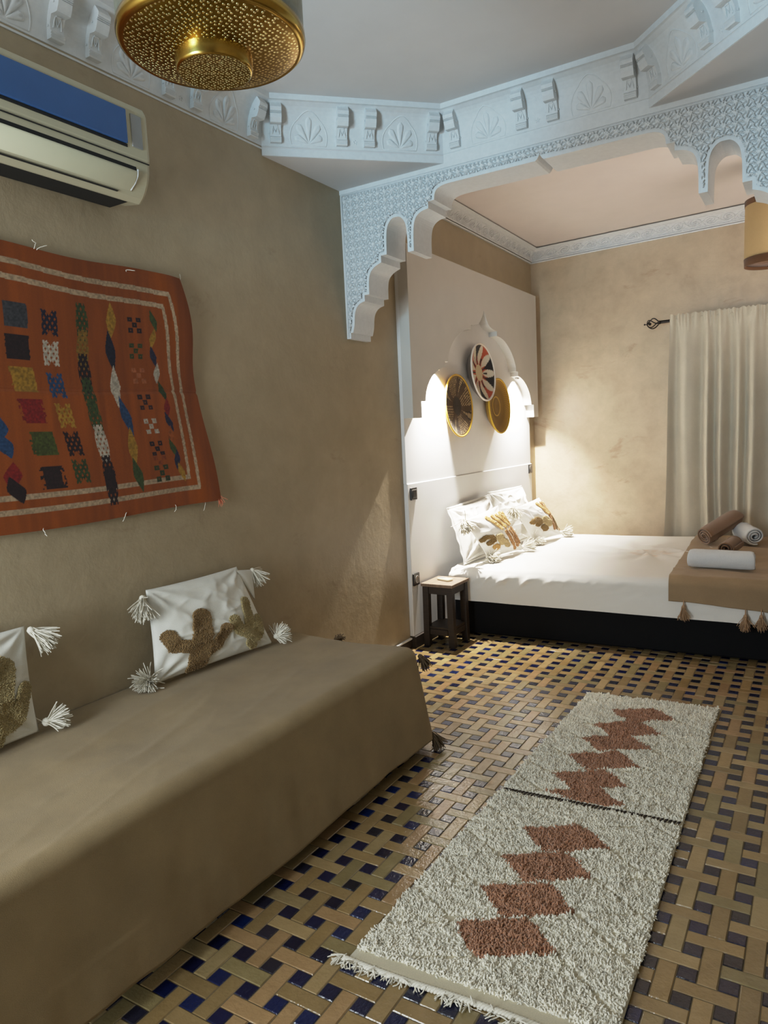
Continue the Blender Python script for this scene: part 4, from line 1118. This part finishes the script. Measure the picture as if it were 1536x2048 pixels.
for k in range(6):
    put((np.abs(q-1.22) < .05) & (np.abs(tt-.2-.11*k) < .042), (grn, blk, ylw, red, navy, blk)[k]); xm(1.36, .2+.11*k, .038, .048, (blk, wh2, blu, ylw, blk, grn)[k])
put((np.abs(q-1.55) < .0075) & (tt > .1) & (tt < .89), wht)
V = np.stack([Xk+0*s_, Yk, Zk], -1).reshape(-1, 3)
kw = mesh_obj('woven_cloth', inv(kl, V), gridF(nx_, nz_), M['colfab'], kl, True, np.clip(Ck*.56, 0, 1).reshape(-1, 3))
parts = []
for k, (yy_, zz_, d) in enumerate(((1.62, 2.224, 1), (1.63, 2.222, 1), (2.02, 2.21, 1), (2.30, 2.22, 1), (2.18, 1.238, -1), (1.92, 1.235, -1), (1.55, 1.22, -1), (2.36, 1.23, -1))):
    g_ = np.random.default_rng(k); p0 = np.array([-2.425, yy_, zz_]); d_ = np.array([.1, g_.normal(0, .6), d]); pts = [p0]
    for i in range(7): d_ = d_+g_.normal(0, .5, 3)*np.array([.3, 1, .6]); pts.append(pts[-1]+d_/np.linalg.norm(d_)*.006)
    for q_ in pts: q_[0] = max(q_[0], -2.44)
    V, F = tube(pts, .0013, 5); mesh_obj('loose_thread', inv(kl, V), F, M['yarn'], kl)
rt = strands(26, (-2.418, 2.448, 1.25), (.1, .25, -1), .045, .3, .0012, 5, .02)
V, F = merge(rt); mesh_obj('corner_fringe', inv(kl, V), F, plain('coral_yarn', lin(206, 120, 88), .9), kl)

# ------------------------------------------------------------------ rug
rg = thing('runner_rug', 'cream shaggy wool runner with a chain of brown diamonds on the tiled floor', 'rug', (-.77, 2.7, 0))
lft = lambda y: -1.135+.0195*(y-1.6); rgt = lambda y: -.402-.014*(y-1.6)
def rug_edge_noise(y, s): return .008*fbm(y*9, 0*y, s, 3)
# woven backing
ny_ = 200; yy = np.linspace(1.530, 3.845, ny_)[:, None]; xx = np.linspace(0, 1, 30)[None, :]
V = np.stack([lft(yy)+(rgt(yy)-lft(yy))*xx, yy+.06*(xx-.3)*np.clip((yy-1.5)*2, -.3, 1)*0+.045*xx*1.0, .007+.0015*fbm(yy*8, xx*6, 81, 2)], -1)
top_pts = V.reshape(-1, 3)
o = mesh_obj('woven_backing', inv(rg, top_pts), gridF(ny_, 30), M['colfab'], rg, True, np.tile(L3(196, 186, 160), (len(top_pts), 1))); o.modifiers.new('t', 'SOLIDIFY').thickness = .006
cream, brown = L3(240, 234, 216), L3(178, 130, 100)
dia = [(-.772, 2.385), (-.775, 2.195), (-.776, 2.00), (-.776, 1.808), (-.812, 2.855), (-.803, 3.055), (-.800, 3.255), (-.793, 3.437), (-.762, 3.640)]
def rug_col(x, y):
    wob = .005*fbm(x*30, y*30, 91, 2)
    m_ = np.zeros(x.shape, bool)
    for k, (cx, cy) in enumerate(dia):
        h = 1.10 if k < 4 else 1.12
        dx_, dy_ = x-cx+wob, (y-cy+wob)/h
        a_ = (dx_*.05+dy_*.06)/(.1*.05+.055*.06); b_ = (dx_*.055-dy_*.1)/(.06*.055+.05*.1)
        m_ |= (np.abs(a_) < 1) & (np.abs(b_) < 1)
    dx_, dy_ = x+.795+wob, y-2.705
    a_ = (dx_*.05+dy_*.06)/(.0083); b_ = (dx_*.055-dy_*.1)/(.0083)
    m_ |= (np.abs(a_) < 1) & (np.abs(b_) < 1) & (y > 2.672)
    return m_
def grooves(x, y):
    D_ = np.full(x.shape, 9.0)
    for cx, cy in dia+[(-.8, 2.70)]:
        for s0, dv in (((-.16, -.005), (-.20, -.11)), ((-.16, -.005), (-.24, .13)), ((.16, .005), (.20, .11)), ((.16, .005), (.24, -.16)), ((.04, .105), (.2, .11)), ((-.04, -.105), (-.2, -.11))):
            a_ = np.array([cx+s0[0], cy+s0[1]]); b_ = a_+np.array(dv)
            D_ = np.minimum(D_, seg_dist(x, y, np.array([a_, b_])))
    return D_
g_ = np.random.default_rng(5); nT = 130000
y = g_.uniform(1.575, 3.845, nT); u = g_.uniform(0, 1, nT); x = lft(y)+(rgt(y)-lft(y))*u; y = y+.045*u
edge_ok = (u > .004+rug_edge_noise(y, 83)) & (u < .996) & (np.abs(y-(2.632+.045*u)) > .021+.008*fbm(x*20, y*20, 85, 2))
x, y = x[edge_ok], y[edge_ok]
isb = rug_col(x, y); gd = grooves(x, y)
clump = ridged(x*26, y*26, 95, 2); hgt = .009+.007*clump/1.5+.003*fbm(x*8, y*8, 96, 2)
hgt = np.where(gd < .007, hgt*.35, hgt)
ang = 2*pi*vnoise(x*11, y*11, 97)*1.3
Nn = np.stack([.55*np.cos(ang), .55*np.sin(ang), np.ones_like(x)*.8], -1)
cc = np.where(isb[:, None], brown, cream)*(1+.22*fbm(x*14, y*14, 98, 2))[:, None]
cc = cc*np.where(gd < .006, .75, 1)[:, None]
V, F, C = tufts(np.stack([x, y, np.full_like(x, .007)+hgt*.25], -1), Nn, np.mean(hgt)*1.2, .0028, .42, cc, 99, .7)
# scale tuft height by clump
Vz = V[:, 2].reshape(-1, 12); k_ = (hgt/np.mean(hgt))[:, None]; Vz = .007+(Vz-.007)*k_; V[:, 2] = np.maximum(Vz.ravel(), .004)
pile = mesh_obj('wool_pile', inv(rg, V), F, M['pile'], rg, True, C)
# flat-woven seam band with dark zigzag stitches
parts = []; 
for k in range(46):
    u = .02+.96*k/45; yb = 2.632+.045*u; xb = lft(yb)+(rgt(yb)-lft(yb))*u
    parts.append(tube([(xb-.004, yb-.014, .012), (xb, yb, .018), (xb+.003, yb+.014, .012)], .0042, 5))
V, F = merge(parts); mesh_obj('seam_stitches', inv(rg, V), F, plain('dark_yarn', lin(58, 48, 42), .9), rg)
parts = []
for dy in (-.018, .018):
    uu = np.linspace(.01, .99, 80); yb = 2.632+.045*uu+dy; xb = lft(yb)+(rgt(yb)-lft(yb))*uu
    parts.append(tube(np.stack([xb, yb, .012+.002*np.sin(uu*200)], -1), .0035, 5))
V, F = merge(parts); mesh_obj('seam_cord', inv(rg, V), F, M['yarn'], rg)
# braided fringe along the near end
parts = []
uu = np.linspace(0, 1, 260)
for ph in (0, 2.1, 4.2):
    yb = 1.526+.045*uu-.004*np.sin(uu*8); xb = -1.150+(.755)*uu
    parts.append(tube(np.stack([xb, yb+.006*np.sin(uu*170+ph), .010+.004*np.cos(uu*170+ph)], -1), .0045, 6))
g_ = np.random.default_rng(12)
for k in range(75):
    u = g_.uniform(0, 1); root = (-1.150+.755*u, 1.520+.045*u, .010); parts += strands(2, root, (g_.normal(0, .6), -1, .1), .03, .4, .0022, 300+k, .15, steps=4, floor=.004)
parts += strands(18, (-1.150, 1.53, .012), (-.7, -.7, 0), .045, .35, .002, 900, .1, floor=.004)
V, F = merge(parts); mesh_obj('fringe', inv(rg, V), F, M['yarn'], rg)

# ------------------------------------------------------------------ brass pendant
PX, PY = -1.24, 1.34
bp = thing('ceiling_pendant', 'round perforated brass pendant lamp hanging from the ceiling', 'lamp', (PX, PY, ZC))
RB = .214; zb = 2.428
V, F = lathe([(RB-.012, zb), (RB-.003, zb+.003), (RB, zb+.012), (RB+.001, zb+.03)]+[(RB+.001-.0*k, zb+.03+.16*k/8) for k in range(9)]+[(RB-.02, zb+.21), (RB*.5, zb+.30), (.03, zb+.34), (.0001, zb+.345)], 128, (PX, PY, 0))
mesh_obj('drum', inv(bp, V), F, M['silver'], bp)
V, F = lathe([(.086, zb-.023), (.10, zb-.022), (.14, zb-.017), (RB-.04, zb-.010), (RB-.022, zb-.006), (RB-.008, zb+.001)], 128, (PX, PY, 0))
mesh_obj('perforated_plate', inv(bp, V), F, M['brassp'], bp)
V, F = lathe([(RB-.016, zb-.001), (RB-.008, zb-.003), (RB+.001, zb+.004), (RB+.004, zb+.014), (RB+.003, zb+.028), (RB+.0005, zb+.03)], 128, (PX, PY, 0))
mesh_obj('rim', inv(bp, V), F, M['brass'], bp)
V, F = lathe([(.090, zb-.018), (.089, zb-.050), (.087, zb-.056), (.083, zb-.057)], 96, (PX, PY, 0)); cco = mesh_obj('centre_collar', inv(bp, V), F, M['brass'], bp)
V, F = lathe([(.084, zb-.057), (.06, zb-.055), (.03, zb-.053), (.0001, zb-.0525)], 96, (PX, PY, 0)); mesh_obj('centre_grille', inv(bp, V), F, M['brassf'], cco)
V, F = merge([tube([(PX, PY, zb+.34), (PX, PY, 3.19)], .008, 10), lathe([(.0001, 3.203), (.06, 3.203), (.055, 3.185), (.02, 3.17), (.0001, 3.168)], 32, (PX, PY, 0))])
mesh_obj('stem', inv(bp, V), F, M['brass'], bp)

# ------------------------------------------------------------------ lights
def lamp(name, kind, loc, energy, color, size=.1, rot=None, **k):
    d = bpy.data.lights.new(name, kind); d.energy = energy; d.color = color
    if kind == 'AREA': d.size = size
    else: d.shadow_soft_size = size
    for a, v in k.items(): setattr(d, a, v)
    o = bpy.data.objects.new(name, d); COL.objects.link(o); o.location = loc
    if rot: o.rotation_euler = rot
    return o
# daylight through the doorway behind the viewer
lamp('doorway_daylight', 'AREA', (-1.82, -.98, 1.45), 104, (.84, .94, 1.0), .9, (math.radians(97), 0, math.radians(-6)), shape='RECTANGLE', size_y=1.9)
# added sky-blue spot, no window behind it, aimed to tint the arch
lamp('arch_blue_fill', 'SPOT', (-1.7, -.85, 2.2), 240, (.25, .70, 1.0), .22, (math.radians(99), 0, math.radians(-7)), spot_size=math.radians(46), spot_blend=.7)
# two downlights tucked inside the headboard lobes
for yy in (HY-.80, HY+.80):
    lamp('headboard_downlight', 'SPOT', (-2.370, yy, 1.945), 520, (1.0, .955, .89), .012, (0, math.radians(13), 0), spot_size=math.radians(118), spot_blend=1.0)
# warm ceiling light of the bedroom
lamp('bedroom_lamp', 'AREA', (.3, 5.2, 2.9), 3, (1.0, .86, .72), .6, (0, math.radians(35), 0))
lamp('bedroom_ceiling_fill', 'AREA', (.3, 5.3, 1.9), 15, (1.0, .86, .77), .8, (0, math.radians(172), 0))  # unseen fill added to brighten the bedroom ceiling
wd = bpy.data.worlds.new('world'); bpy.context.scene.world = wd; wd.use_nodes = True
bg = wd.node_tree.nodes.get('Background'); bg.inputs[0].default_value = (.6, .8, 1, 1); bg.inputs[1].default_value = .6

# ------------------------------------------------------------------ camera
R = [[0.85249761, 0.52059644, -0.04719286], [0.01593331, -0.11611814, -0.9931076], [-0.52248823, 0.84586992, -0.10728526]]
cam = bpy.data.cameras.new('camera'); co = bpy.data.objects.new('camera', cam); COL.objects.link(co)
mw = Matrix(((R[0][0], -R[1][0], -R[2][0], 0), (R[0][1], -R[1][1], -R[2][1], 0), (R[0][2], -R[1][2], -R[2][2], 1.5), (0, 0, 0, 1)))
co.matrix_world = mw
cam.sensor_fit = 'VERTICAL'; cam.sensor_height = 36; cam.lens = 36*1424.3/2048; cam.clip_start = .02
sc = bpy.context.scene; sc.camera = co
sc.view_settings.view_transform = 'Standard'; sc.view_settings.look = 'None'
sc.view_settings.exposure = 0
# gentle highlight roll-off, like the phone's own tone curve
vs = sc.view_settings; vs.use_curve_mapping = True
cm = vs.curve_mapping; cm.white_level = (5, 5, 5); cm.clip_max_x = 1; cm.clip_max_y = 1
cv = cm.curves[3]
cv.points[0].location = (0, 0); cv.points[-1].location = (1, 1)
for x_, y_ in ((.02, .1), (.05, .25), (.08, .395), (.12, .55), (.2, .73), (.4, .90)): cv.points.new(x_, y_)
for p_ in cv.points: p_.handle_type = 'AUTO_CLAMPED'
cm.update()
sc.cycles.max_bounces = 7; sc.cycles.diffuse_bounces = 4; sc.cycles.glossy_bounces = 3; sc.cycles.adaptive_threshold = .02
